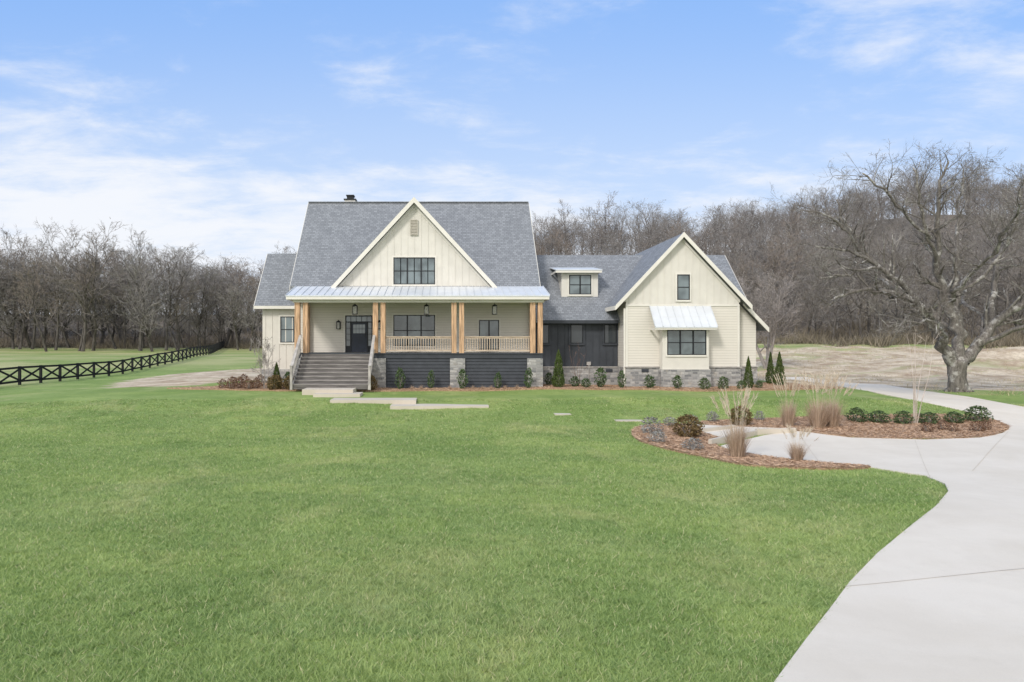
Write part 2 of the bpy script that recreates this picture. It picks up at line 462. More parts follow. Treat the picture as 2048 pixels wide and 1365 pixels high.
dl = [G(*p) for p in [(1555,1365),(1612,1285),(1660,1222),(1700,1170),(1755,1112),(1826,1052),(1872,1015),(1897,985),(1890,970),(1850,954),(1740,937),
      (1640,929),(1560,920),(1480,908),(1440,894),(1470,886),(1530,872),(1590,863),(1700,877),(1850,881),(1960,877),(2005,868),(2016,860),(1995,846),(1940,826),(1850,806),(1750,786),(1655,769)]]
dr = [(27.5,52),(27.9,46),G(1768,770),G(1850,783),G(1950,797),G(2048,815),(27.6,29),(26,24),(21,17.5),(16,12),(11,7),(6,2),(2,-3)]
drive = [(-3.5,-3),(.3,3.0)]+dl+[(24.4,52)]+dr
j = []
def jl(a, b_, w=.012): j.append((a, b_, w))
jl(G(1690,1180), (15.5,10.9)); jl(G(1945,945), G(2016,866)); jl(G(1830,883), G(1860,958)); jl(G(1600,871), G(1640,928))
jl(G(1850,806), G(1950,797)); jl((1.6,4.6), (6.5,1.9))
o = drape('driveway', drive, .035, M['concrete'], .8, extra=(M['joint'], j)); o['kind'] = 'structure'
bedA = smoothpoly([G(*p) for p in [(1265,862),(1290,853),(1340,850),(1398,855),(1404,868),(1450,880),(1432,893),(1480,908),(1560,920),(1640,929),(1742,937),(1640,941),(1500,934),(1400,915),(1310,894),(1270,878)]], 3)
bedB = smoothpoly([G(*p) for p in [(1400,847),(1450,842),(1560,838),(1700,833),(1850,830),(1960,836),(2008,849),(2016,861),(1965,876),(1850,880),(1700,876),(1595,864),(1510,861),(1440,857)]], 3)
bedH = smoothpoly([(-13.4,39.5),(-13.2,37.6),(-11.5,36.6),(-9.3,36.4),(-8.3,36.0),(-3.4,36.1),(0,36.4),(6,36.7),(10.5,36.7),(16,36.4),(20,37.0),(23,39.2),(22,41),(18.2,42)], 3)+[(18.2,39.4),(10.5,39.3),(10.5,41.0),(5.2,41.0),(5.2,38.3),(-8.2,38.3),(-8.2,42.3),(-12,42.3)]
for nm, bd, sd in (('planting_bed', bedA, 1), ('planting_bed', bedB, 2), ('planting_bed', bedH, 3)):
    o = drape(nm, bd, .06, M['mulch'], .35, .2, .018, seed=sd); o['kind'] = 'structure'
# stepped walk
wk = MB(); slabs = []
def slab(px0, px1, pyf, z, depth, thick=.3):
    Y = (H-z)*F/(pyf-CYP); x0 = WX(px0, Y); x1 = WX(px1, Y)
    wk.box(x0, x1, Y, Y+depth, z-thick, z); slabs.append([(x0,Y),(x1,Y),(x1,Y+depth),(x0,Y+depth)])
slab(604, 706, 779, .20, 1.45, .4)
slab(626, 720, 788, .03, 1.25, .35)
slab(660, 832, 800, -.13, 1.25, .4)
slab(780, 978, 812, -.32, 1.45, .4)
for px0, px1, py in ((1110,1143,829),(1232,1288,842)):
    a = G(px0, py+2); b_ = G(px1, py+2); y = (a[1]+b_[1])/2; z = terr((a[0]+b_[0])/2, y)+.05
    wk.box(a[0], b_[0], y, y+.9, z-.2, z); slabs.append([(a[0],y),(b_[0],y),(b_[0],y+.9),(a[0],y+.9)])
wk.build('walkway_steps', M['stepconcrete'])['kind'] = 'structure'
pad = [G(*p) for p in [(1392,853),(1470,857),(1590,862),(1515,868),(1455,884),(1408,868)]]
drape('walkway', pad, .085, M['concrete'], .6)['kind'] = 'structure'
kb = MB()
def kerb(a, b_, h=.2, w=.12):
    A = G(*a); B = G(*b_); z = (terr(*A)+terr(*B))/2+h/2
    kb.bar((A[0], A[1], z), (B[0], B[1], z), w, h+.12)
kerb((1420,893),(1512,871),.15); kerb((1512,871),(1590,866),.15); kerb((1408,868),(1468,860),.14)
kb.build('kerb', M['stepconcrete'])['kind'] = 'structure'

# ------------------------------------------------------------ lawn blades
rs = np.random.RandomState(5)
def terr_np(X, Y): return np.array([terr(a, b_) for a, b_ in zip(X, Y)])
gxs = np.arange(-30, 32, .5); gys = np.arange(0, 40, .5)
TZ = np.array([[terr(a, b_) for a in gxs] for b_ in gys])
def tz(X, Y):
    fx = np.clip((X+30)/.5, 0, len(gxs)-1.01); fy = np.clip(Y/.5, 0, len(gys)-1.01)
    i = fx.astype(int); k = fy.astype(int); u = fx-i; v = fy-k
    return TZ[k,i]*(1-u)*(1-v)+TZ[k,i+1]*u*(1-v)+TZ[k+1,i]*(1-u)*v+TZ[k+1,i+1]*u*v
N = 660000
u = rs.rand(N); Y = (math.sqrt(4.6)+u*(math.sqrt(33)-math.sqrt(4.6)))**2
X = (rs.rand(N)*(1.62)-.70)*Y
k = rs.rand(N) < .5; q = rs.randint(0, 50000, N)
tx = (rs.rand(50000)*1.62-.70); ty = (math.sqrt(4.6)+rs.rand(50000)*(math.sqrt(33)-math.sqrt(4.6)))**2; tx = tx*ty
X = np.where(k, tx[q]+rs.normal(0, .03, N)*(1+ty[q]*.04), X); Y = np.where(k, ty[q]+rs.normal(0, .03, N)*(1+ty[q]*.04), Y)
ok = ~inpoly(X, Y, drive)
for p in [bedA, bedB, pad]+slabs: ok &= ~inpoly(X, Y, p)
ok &= Y > 4.6
X = X[ok]; Y = Y[ok]; tuft = k[ok]; n = len(X)
Zg = tz(X, Y)
hgt = (.024+.032*rs.rand(n)+.018*tuft)
wd = .0036*(1+Y*.11)*(.7+.6*rs.rand(n))
ang = rs.rand(n)*6.283; la = rs.rand(n)*6.283; lean = (.5+1.3*rs.rand(n))*hgt
P = np.zeros((n,3,3))
P[:,0] = np.stack([X-np.cos(ang)*wd, Y-np.sin(ang)*wd, Zg-.01], 1)
P[:,1] = np.stack([X+np.cos(ang)*wd, Y+np.sin(ang)*wd, Zg-.01], 1)
P[:,2] = np.stack([X+np.cos(la)*lean, Y+np.sin(la)*lean, Zg+hgt], 1)
o = tri_mesh('lawn_grass', P, M['blade']); tag(o, 'short green grass blades covering the front lawn', 'grass', kind='stuff')
# pine needles on beds
PX = []; PY = []
for bd, cnt in ((bedA, 26000), (bedB, 26000), (bedH, 22000)):
    xs_ = [p[0] for p in bd]; ys_ = [p[1] for p in bd]
    x = min(xs_)+rs.rand(cnt)*(max(xs_)-min(xs_)); y = min(ys_)+rs.rand(cnt)*(max(ys_)-min(ys_))
    k = inpoly(x, y, bd); PX.append(x[k]); PY.append(y[k])
X = np.concatenate(PX); Y = np.concatenate(PY); n = len(X); Zg = terr_np(X, Y)+.06
a = rs.rand(n)*6.283; L = .07+.1*rs.rand(n); w = .010
P = np.zeros((n,3,3))
P[:,0] = np.stack([X-np.sin(a)*w, Y+np.cos(a)*w, Zg+rs.rand(n)*.01], 1)
P[:,1] = np.stack([X+np.sin(a)*w, Y-np.cos(a)*w, Zg+rs.rand(n)*.03], 1)
P[:,2] = np.stack([X+np.cos(a)*L, Y+np.sin(a)*L, Zg+rs.rand(n)*.05], 1)
tag(tri_mesh('pine_straw', P, M['needle']), 'loose brown pine straw on the planting beds', 'mulch', kind='stuff')
# dry straw and weeds in the rough field at right
n = 60000; X = rs.uniform(21, 95, n); Y = rs.uniform(37, 92, n)
cl = np.sin(X*.5+np.sin(Y*.4)*2)*np.sin(Y*.6+np.sin(X*.3)*2)+rs.normal(0,.4,n)
k = (cl > .25) & ~inpoly(X, Y, drive) & (X/Y < 1.0); X = X[k]; Y = Y[k]; n = len(X); Zg = terr_np(X, Y)
a = rs.rand(n)*6.283; hh = rs.uniform(.05,.2,n); w = .02
P = np.zeros((n,3,3)); ln = rs.normal(0, .1, (n,2))
P[:,0] = np.stack([X-np.cos(a)*w, Y-np.sin(a)*w, Zg-.02], 1); P[:,1] = np.stack([X+np.cos(a)*w, Y+np.sin(a)*w, Zg-.02], 1); P[:,2] = np.stack([X+ln[:,0], Y+ln[:,1], Zg+hh], 1)
tag(tri_mesh('rough_grass', P, leafmat('rough_field_grass', (.30,.26,.14), (.70,.58,.39), .3)), 'patchy dry straw and weeds on the rough field at right', 'grass', kind='stuff')

# ------------------------------------------------------------ house
HO = (0,42,0)
house = empty('farmhouse', HO, 'cream farmhouse with steep grey shingle roofs, white gables and a cedar-post front porch', 'house')
def hb(mb, name, mats, parent=house, **k): return mb.build(name, mats, parent, HO, **k)
mb = MB(); mb.box(-8.8, 5.4, 40.6, 40.8, 1.6, 5.9); hb(mb, 'wall', M['lap'])
for x in (-8.8, 5.2):
    mb = MB(); mb.ext([(x,40.81,0),(x,40.81,6.1),(x,45.7,11.65),(x,50.6,6.1),(x,50.6,0)], (.2,0,0)); hb(mb, 'wall', M['lap'])
mb = MB(); mb.box(-8.8, 5.4, 50.61, 50.8, 0, 6.1); hb(mb, 'wall', M['lap'])
mb = MB(); mb.ext([(-9.07,40.2,5.88),(5.66,40.2,5.88),(5.66,45.7,11.91),(-9.07,45.7,11.91)], (0,0,-.18))
mb.ext([(-9.07,51.2,5.88),(5.66,51.2,5.88),(5.66,45.7,11.91),(-9.07,45.7,11.91)], (0,0,-.18))
mroof = hb(mb, 'roof', M['shingle'])
for x in (-9.10, 5.662):
    mb = MB(); mb.ext([(x,40.2,5.87),(x,45.7,11.90),(x,51.2,5.87),(x,51.2,5.6),(x,45.7,11.6),(x,40.2,5.6)], (.03,0,0))
    hb(mb, 'rake_board', M['trim'], mroof)
mb = MB(); mb.bar((-9.05,45.7,11.93), (5.64,45.7,11.93), .24, .06); hb(mb, 'ridge_cap', M['shingle'], mroof)
# chimney
mb = MB(); cx = WX(701, 46.8); mb.box(cx-.36, cx+.36, 46.5, 47.2, 10.6, 12.26); ch = hb(mb, 'chimney', M['trim'], mroof)
mb = MB(); mb.box(cx-.42, cx+.42, 46.42, 47.28, 12.27, 12.33); mb.box(cx-.22, cx+.22, 46.6, 47.1, 12.33, 12.55); mb.box(cx-.27, cx+.27, 46.55, 47.15, 12.55, 12.62); hb(mb, 'chimney_cap', M['black'], mroof)
# front gable
ax = -1.75; az = 11.02; sl = 1.083; hw = 4.85
mb = MB(); mb.ext([(ax-4.72,40.2,5.6),(ax+4.72,40.2,5.6),(ax+.02,40.2,az-.22)], (0,.2,0))
x = ax-4.4
while x < ax+4.4:
    zt = az-.3-sl*abs(x-ax)
    if zt > 6.1: mb.box(x-.025, x+.025, 40.18, 40.21, 5.75, zt)
    x += .4
hb(mb, 'gable_wall', M['cream'])
mb = MB()
for s in (-1, 1): mb.ext([(ax,39.85,az),(ax+s*hw,39.85,az-sl*hw),(ax+s*hw,45.3,az-sl*hw),(ax,45.3,az)], (0,0,-.2))
gr = hb(mb, 'gable_roof', M['shingle'])
for s in (-1, 1):
    mb = MB()
    mb.ext([(ax,39.79,az+.03),(ax+s*hw,39.79,az+.03-sl*hw),(ax+s*hw,39.79,az-.30-sl*hw),(ax,39.79,az-.30)], (0,.06,0))
    hb(mb, 'rake_board', M['trim'], gr)
    mb = MB(); mb.ext([(ax,40.14,az-.3),(ax+s*hw,40.14,az-.3-sl*hw),(ax+s*hw,40.14,az-.50-sl*hw),(ax,40.14,az-.50)], (0,.055,0))
    hb(mb, 'frieze_board', M['trim'], gr)
def vent(px0, px1, py0, py1, Y):
    x0, x1, z1, z0 = WX(px0,Y), WX(px1,Y), WZ(py0,Y), WZ(py1,Y); mb = MB()
    mb.box(x0-.05, x0, Y-.05, Y, z0, z1); mb.box(x1, x1+.05, Y-.05, Y, z0, z1); mb.box(x0-.05, x1+.05, Y-.05, Y, z1, z1+.05); mb.box(x0-.05, x1+.05, Y-.05, Y, z0-.05, z0)
    z = z0+.03
    while z < z1-.03:
        mb.ext([(x0,Y-.045,z),(x1,Y-.045,z),(x1,Y-.01,z+.06),(x0,Y-.01,z+.06)], (0,0,.012)); z += .09
    hb(mb, 'gable_vent', simple('vent_paint', (.42,.39,.33), .6, .05))
vent(822, 834, 441, 469, 40.16)
def window(px0, px1, py0, py1, Y, cols=3, rail=True, casing=True, name='window', par=house, casmat=None, glass='glass'):
    x0, x1, z1, z0 = WX(px0,Y), WX(px1,Y), WZ(py0,Y), WZ(py1,Y); mb = MB(); f = .045
    mb.box(x0, x1, Y-.06, Y, z1-f, z1); mb.box(x0, x1, Y-.06, Y, z0, z0+f)
    w = (x1-x0)/cols
    for k in range(cols+1):
        xc = x0+k*w
        a = xc if k == 0 else (xc-f if k == cols else xc-f*.8); b_ = xc+f if k == 0 else (xc if k == cols else xc+f*.8)
        mb.box(a, b_, Y-.058, Y, z0+f, z1-f)
    wf = hb(mb, name, M['black'], par)
    for k in range(cols):
        a = x0+k*w+f*.8; b_ = x0+(k+1)*w-f*.8
        if rail:
            mr = MB(); zm = (z0+z1)/2
            mr.box(a, b_, Y-.045, Y-.001, zm-.022, zm+.022); hb(mr, 'sash_bar', M['black'], wf)
        mg = MB(); mg.box(a, b_, Y-.02, Y-.0, z0+f, z1-f); hb(mg, 'pane', M[glass], wf)
    if casing:
        c = .1; mc = MB(); cm = casmat or M['trim']
        mc.box(x0-c, x0, Y-.035, Y, z0-c, z1+c); mc.box(x1, x1+c, Y-.035, Y, z0-c, z1+c); mc.box(x0, x1, Y-.035, Y, z1, z1+c)
        mc.box(x0, x1, Y-.06, Y, z0-c, z0)
        hb(mc, 'casing', cm, wf)
    return wf
window(787, 870, 515, 569, 40.2)
# porch
PW0, PW1 = -8.3, 5.46
mb = MB(); mb.ext([(-8.72,37.55,5.15),(5.82,37.55,5.15),(5.82,40.19,5.86),(-8.72,40.19,5.86)], (0,0,-.06))
x = -8.70
while x < 5.83:
    mb.ext([(x-.014,37.55,5.151),(x+.014,37.55,5.151),(x+.014,40.18,5.861),(x-.014,40.18,5.861)], (0,0,.045)); x += .415
pr = hb(mb, 'porch_roof', M['metal'])
mb = MB(); mb.box(-8.70, 5.80, 37.57, 37.63, 4.93, 5.09); mb.box(-8.70,-8.64,37.63,40.5,4.93,5.09); mb.box(5.74,5.80,37.63,40.5,4.93,5.09)
hb(mb, 'fascia', M['trim'], pr)
mb = MB(); mb.box(PW0-.1, PW1+.1, 37.86, 38.14, 4.78, 5.04); mb.box(PW0-.1, PW0+.15, 38.15, 40.55, 4.78, 5.04); mb.box(PW1-.15, PW1+.1, 38.15, 40.55, 4.78, 5.04)
for x in (-8.45, 5.5): mb.ext([(x,37.7,5.05),(x,40.5,5.05),(x,40.5,5.75),(x,38.0,5.15)], (.06,0,0))
hb(mb, 'porch_beam', M['trim'], pr)
mb = MB(); mb.box(-8.62, 5.72, 37.64, 40.59, 5.045, 5.075); hb(mb, 'porch_ceiling', M['cream'], pr)
mb = MB(); mb.box(PW0-.02, PW1+.02, 37.88, 40.59, 1.90, 1.97); mb.box(PW0, PW1, 37.92, 37.98, 1.68, 1.90)
hb(mb, 'porch_deck', M['dark'])
pairs = [(590,600),(606.5,616),(746,756),(761.5,771),(903,913),(918.5,928),(1060,1070),(1075.5,1085)]
for a, b_ in pairs:
    mb = MB(); mb.box((a-CXP)/35.92, (b_-CXP)/35.92, 37.88, 38.16, 1.972, 4.778); hb(mb, 'porch_post', M['timber'])
for x in (-8.25, 5.12):
    mb = MB(); mb.box(x, x+.28, 40.28, 40.59, 1.972, 4.778); hb(mb, 'porch_post', M['timber'])
for a, b_ in ((588,616),(744,772),(900,930),(1054,1085)):
    mb = MB(); mb.box((a-CXP)/35.92, (b_-CXP)/35.92, 37.86, 38.3, -.3, 1.675); hb(mb, 'stone_pier', M['stone'])
for a, b_ in ((772,900),(930,1054),(616,744)):
    x0 = (a-CXP)/35.92+.002; x1 = (b_-CXP)/35.92-.002
    mb = MB(); mb.box(x0, x1, 38.03, 38.1, -.2, 1.674); z = -.15
    while z < 1.66:
        mb.ext([(x0,37.955,z),(x0,38.03,z),(x0,38.03,z+.165),(x0,37.985,z+.165)], (x1-x0,0,0)); z += .185
    hb(mb, 'porch_skirt', M['dark'])
for xa, xb in ((-8.25,-8.1),(5.25,5.4)):
    mb = MB(); mb.box(xa,xb,38.31,40.6,-.3,1.89); hb(mb, 'stone_pier', M['stone'])
def railing(x0, x1, y, zt=2.9, zb=2.12):
    mb = MB(); mb.box(x0, x1, y-.06, y+.06, zt-.04, zt); mb.box(x0, x1, y-.025, y+.025, zt-.12, zt-.04); mb.box(x0, x1, y-.03, y+.03, zb-.05, zb+.03)
    r = hb(mb, 'railing', M['railwood'])
    n = int((x1-x0)/.135); proto = None
    for k in range(n):
        x = x0+(k+.5)*(x1-x0)/n
        if proto is None:
            mb = MB(); mb.box(x-.02, x+.02, y-.02, y+.02, zb+.03, zt-.12); proto = hb(mb, 'baluster', M['railwood'], r); px_ = x
        else:
            c = proto.copy(); C.objects.link(c); c.parent = r; c.location = (x-px_, 0, 0)
railing(-3.25, .41, 38.02); railing(1.12, 4.78, 38.02)
# stairs
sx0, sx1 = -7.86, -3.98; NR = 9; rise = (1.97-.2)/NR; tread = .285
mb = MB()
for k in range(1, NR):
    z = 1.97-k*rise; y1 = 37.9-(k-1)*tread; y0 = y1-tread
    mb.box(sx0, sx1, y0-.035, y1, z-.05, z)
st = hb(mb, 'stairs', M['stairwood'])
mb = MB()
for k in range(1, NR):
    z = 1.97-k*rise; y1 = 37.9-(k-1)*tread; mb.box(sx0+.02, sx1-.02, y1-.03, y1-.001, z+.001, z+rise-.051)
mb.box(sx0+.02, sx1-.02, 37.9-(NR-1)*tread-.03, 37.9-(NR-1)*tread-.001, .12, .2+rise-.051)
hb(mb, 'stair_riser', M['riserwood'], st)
for s in (sx0-.05, sx1+.003):
    mb = MB(); mb.ext([(s,37.86,1.90),(s,37.86,1.55),(s,35.75,.1),(s,35.6,.1),(s,35.6,.42)], (.047,0,0)); hb(mb, 'stringer', M['greywood'], st)
for s in (sx0-.1, sx1+.1):
    mb = MB(); mb.box(s-.06, s+.06, 35.5, 35.62, .1, 1.32); mb.box(s-.075, s+.075, 35.485, 35.635, 1.32, 1.36)
    mb.bar((s,35.6,1.27), (s,37.86,2.95), .15, .05); mb.bar((s,35.6,1.17), (s,37.86,2.85), .04, .12); mb.bar((s,35.6,.52), (s,37.86,2.18), .06, .1)
    hr = hb(mb, 'stair_railing', M['greywood'], house)
    for k in range(14):
        t = (k+.7)/14.6; y = 35.6+2.26*t; zb = .55+1.66*t; zt = 1.13+1.68*t
        mb = MB(); mb.box(s-.02, s+.02, y-.02, y+.02, zb, zt); hb(mb, 'baluster', M['greywood'], hr)
# porch back wall
YB = 40.6
x0, x1 = WX(691,YB), WX(745,YB); zt = WZ(631,YB); xd0, xd1 = WX(703,YB), WX(734,YB); ztr = WZ(644,YB)
mb = MB(); mb.box(x0, x0+.05, YB-.1, YB, 1.98, zt); mb.box(x1-.05, x1, YB-.1, YB, 1.98, zt); mb.box(x0+.05, x1-.05, YB-.1, YB, zt-.06, zt); mb.box(x0+.05, x1-.05, YB-.1, YB, ztr-.03, ztr+.03)
mb.box(xd0-.07, xd0, YB-.1, YB, 1.98, ztr-.03); mb.box(xd1, xd1+.07, YB-.1, YB, 1.98, ztr-.03)
for k in range(1, 5): x = x0+k*(x1-x0)/5; mb.box(x-.012, x+.012, YB-.06, YB, ztr+.03, zt-.06)
for a, b_ in ((x0+.05, xd0-.07), (xd1+.07, x1-.05)):
    mb.box(a, b_, YB-.06, YB, 1.98, 2.35)
    for k in range(1, 4): z = 2.35+k*(ztr-.03-2.35)/4; mb.box(a, b_, YB-.05, YB, z-.012, z+.012)
df = hb(mb, 'door_frame', M['black'])
mb = MB(); mb.box(x0+.05, x1-.05, YB-.03, YB, ztr+.031, zt-.061); mb.box(x0+.051, xd0-.071, YB-.03, YB, 2.351, ztr-.031); mb.box(xd1+.071, x1-.051, YB-.03, YB, 2.351, ztr-.031); hb(mb, 'pane', M['glass'], df)
mb = MB(); mb.box(x0-.1,x0,YB-.04,YB,1.98,zt+.1); mb.box(x1,x1+.1,YB-.04,YB,1.98,zt+.1); mb.box(x0,x1,YB-.04,YB,zt,zt+.1); hb(mb, 'casing', M['trim'], df)
navy = simple('navy_door_paint', (.012,.018,.035), .4, .1, 2, spec=.4)
mb = MB(); mb.box(xd0+.003, xd1-.003, YB-.06, YB, 1.985, ztr-.033)
for q in range(2):
    a = xd0+.1+q*.42; mb.box(a, a+.3, YB-.075, YB-.06, 2.15, 2.9)
dr_ = hb(mb, 'front_door', navy)
mb = MB()
for q in range(4):
    a = xd0+.1+q*(xd1-xd0-.2)/4
    for r in range(2): mb.box(a+.01, a+(xd1-xd0-.2)/4-.01, YB-.068, YB-.058, 3.1+r*.27, 3.35+r*.27)
hb(mb, 'pane', M['glass'], dr_)
mb = MB(); mb.box(xd1-.1, xd1-.06, YB-.12, YB-.06, 2.85, 3.15); hb(mb, 'handle', M['black'], dr_)
window(787, 870, 630, 692, YB)
window(958, 998, 640, 703, YB, 2, rail=False, name='glazed_door')
# left wing
mb = MB(); mb.box(-11.17,-8.81,42,42.2,.9,4.85)
for k in range(6): x = -11.0+k*.42; mb.box(x-.025, x+.025, 41.975, 42.01, .95, 4.75)
hb(mb, 'wall', M['cream'])
mb = MB(); mb.box(-11.2,-8.81,41.95,42.2,-.3,.9); hb(mb, 'foundation', M['stone'])
mb = MB(); mb.ext([(-11.17,42.21,-.3),(-11.17,42.21,4.95),(-11.17,44.8,7.95),(-11.17,47.4,4.95),(-11.17,47.4,-.3)], (.2,0,0)); mb.box(-11.17,-8.81,47.41,47.6,-.3,4.9); hb(mb, 'wall', M['cream'])
mb = MB(); mb.ext([(-11.58,41.6,4.79),(-8.7,41.6,4.79),(-8.7,44.8,8.38),(-11.58,44.8,8.38)], (0,0,-.15)); mb.ext([(-11.58,48,4.79),(-8.7,48,4.79),(-8.7,44.8,8.38),(-11.58,44.8,8.38)], (0,0,-.15))
lr = hb(mb, 'roof', M['shingle'])
mb = MB(); mb.ext([(-11.61,41.6,4.79),(-11.61,44.8,8.37),(-11.61,48,4.79),(-11.61,48,4.55),(-11.61,44.8,8.1),(-11.61,41.6,4.55)], (.028,0,0)); hb(mb, 'rake_board', M['trim'], lr)
mb = MB(); mb.box(-11.58,-9.0,41.55,41.6,4.6,4.78); hb(mb, 'fascia', M['trim'], lr)
window(561, 589, 633, 685, 42, 1)
# right wing
mb = MB(); mb.box(5.41, 10.39, 40.8, 41, 1.07, 3.95)
x = 5.6
while x < 10.4: mb.box(x-.02, x+.02, 40.77, 40.81, 1.1, 3.85); x += .41
hb(mb, 'wall', M['dark'])
mb = MB(); mb.box(5.41, 10.39, 40.68, 41, -.3, 1.06); hb(mb, 'foundation', M['stone'])
mb = MB(); mb.box(5.41, 10.38, 40.62, 40.8, 1.062, 1.12); hb(mb, 'stone_ledge', M['stonecap'])
for a, b_ in ((1083,1098),(1141,1166),(1208,1233)): window(a, b_, 649, 687, 40.765, 1, rail=False, casmat=M['dark'], glass='dimglass')
mb = MB(); mb.box(5.4,17.9,49,49.2,-.3,4.0); hb(mb, 'wall', M['lap'])
RX = 18.5
mb = MB(); mb.ext([(5.45,40.35,3.88),(RX,40.35,3.88),(RX,45,8.31),(5.45,45,8.31)], (0,0,-.16)); mb.ext([(5.45,49.65,3.88),(RX,49.65,3.88),(RX,45,8.31),(5.45,45,8.31)], (0,0,-.16))
rr = hb(mb, 'roof', M['shingle'])
mb = MB(); mb.box(5.7, 10.3, 40.29, 40.35, 3.68, 3.87); hb(mb, 'fascia', M['dark'], rr)
mb = MB(); mb.ext([(RX+.002,40.35,3.87),(RX+.002,45,8.3),(RX+.002,49.65,3.87),(RX+.002,49.65,3.62),(RX+.002,45,8.05),(RX+.002,40.35,3.62)], (.03,0,0)); hb(mb, 'rake_board', M['trim'], rr)
# gabled bay of the right wing
gx = 13.6; gz = 8.79; gs = 1.07; gh = 3.87
mb = MB(); mb.box(10.4, 16.86, 39, 39.2, 1.13, 4.68); wl = hb(mb, 'wall', M['lap'])
mb = MB(); mb.ext([(10.4,39.01,4.70),(16.86,39.01,4.70),(16.86,39.01,5.05),(gx,39.01,gz-.2),(10.4,39.01,5.1)], (0,.19,0))
x = 10.6
while x < 16.8:
    zt = gz-.45-gs*abs(x-gx)
    if zt > 4.9: mb.box(x-.025, x+.025, 38.99, 39.02, 4.78, zt)
    x += .4
hb(mb, 'gable_wall', M['cream'])
mb = MB(); mb.box(10.38, 16.88, 38.96, 39.0, 4.62, 4.74); mb.box(10.37,10.5,38.965,39.0,1.14,4.61); mb.box(16.75,16.88,38.965,39.0,1.14,4.61); hb(mb, 'trim_band', M['trim'])
mb = MB(); mb.box(10.4,10.6,39.21,41.0,1.13,5.0); mb.box(16.66,16.86,39.21,39.6,1.13,5.0); hb(mb, 'wall', M['lap'])
mb = MB(); mb.box(10.36,16.9,38.88,39.2,-.3,1.12); mb.box(10.36,10.6,39.2,41,-.3,1.12); mb.box(12.2,15.0,38.33,38.88,-.3,1.03); mb.box(16.9,18.14,39.5,39.8,-.3,1.12); mb.box(17.9,18.14,39.8,49.2,-.3,1.12); hb(mb, 'foundation', M['stone'])
mb = MB(); mb.box(10.3,16.96,38.82,39.0,1.122,1.18); mb.box(16.96,18.2,39.44,39.62,1.122,1.18); hb(mb, 'stone_ledge', M['stonecap'])
mb = MB(); mb.ext([(16.87,39.6,1.185),(18.1,39.6,1.185),(18.1,39.6,3.75),(16.87,39.6,5.05)], (0,.2,0)); mb.ext([(17.9,39.81,1.13),(17.9,39.81,3.7),(17.9,41,4.2),(17.9,45,8.05),(17.9,49.2,4.0),(17.9,49.2,1.13)], (.2,0,0)); hb(mb, 'wall', M['lap'])
mb = MB()
for s in (-1, 1): mb.ext([(gx,38.7,gz),(gx+s*gh,38.7,gz-gs*gh),(gx+s*gh,50,gz-gs*gh),(gx,50,gz)], (0,0,-.17))
g2 = hb(mb, 'gable_roof', M['shingle'])
mb = MB(); mb.ext([(gx+gh-.3,39.2,gz-gs*(gh-.3)-.02),(18.63,39.2,3.39),(18.63,41.7,3.39),(gx+gh-.3,41.7,gz-gs*(gh-.3)-.02)], (0,0,-.15)); hb(mb, 'lean_to_roof', M['shingle'])
for s in (-1, 1):
    mb = MB()
    mb.ext([(gx,38.64,gz+.03),(gx+s*gh,38.64,gz+.03-gs*gh),(gx+s*gh,38.64,gz-.25-gs*gh),(gx,38.64,gz-.25)], (0,.058,0)); hb(mb, 'rake_board', M['trim'], g2)
    mb = MB(); mb.ext([(gx,38.95,gz-.25),(gx+s*3.3,38.95,gz-.25-gs*3.3),(gx+s*3.3,38.95,gz-.42-gs*3.3),(gx,38.95,gz-.42)], (0,.055,0)); hb(mb, 'frieze_board', M['trim'], g2)
mb = MB()
mb.ext([(gx+gh-.3,39.14,gz-gs*(gh-.3)+.0),(18.65,39.14,3.41),(18.65,39.14,3.13),(gx+gh-.3,39.14,gz-gs*(gh-.3)-.28)], (0,.058,0)); hb(mb, 'rake_board', M['trim'], g2)
mb = MB(); mb.box(gx-gh-.04,gx-gh,38.7,41,gz-gs*gh-.25,gz-gs*gh-.01)
hb(mb, 'fascia', M['trim'], g2)
window(1354, 1379, 549, 600, 38.99, 1)
# box bay and awning
mb = MB(); mb.box(12.29,14.91,38.4,38.99,1.08,4.0); mb.box(12.24,14.96,38.35,38.99,1.035,1.078); bay = hb(mb, 'bay_wall', M['cream'])
window(1334, 1412, 660, 710, 38.4)
mb = MB(); mb.ext([(11.72,37.9,3.42),(15.2,37.9,3.42),(15.2,38.97,4.64),(11.72,38.97,4.64)], (0,0,-.05))
x = 11.74
while x < 15.21: mb.ext([(x-.013,37.9,3.422),(x+.013,37.9,3.422),(x+.013,38.96,4.642),(x-.013,38.96,4.642)], (0,-.03,.03)); x += .432
aw = hb(mb, 'awning', M['metal'])
mb = MB(); mb.box(11.74,15.18,37.93,37.98,3.27,3.37)
for k in range(7): x = 11.85+k*.54; mb.box(x-.04, x+.04, 37.99, 38.38, 3.25, 3.35)
mb.box(11.74,11.8,37.99,38.95,3.26,3.36); mb.box(15.12,15.18,37.99,38.95,3.26,3.36)
hb(mb, 'awning_frame', M['trim'], aw)
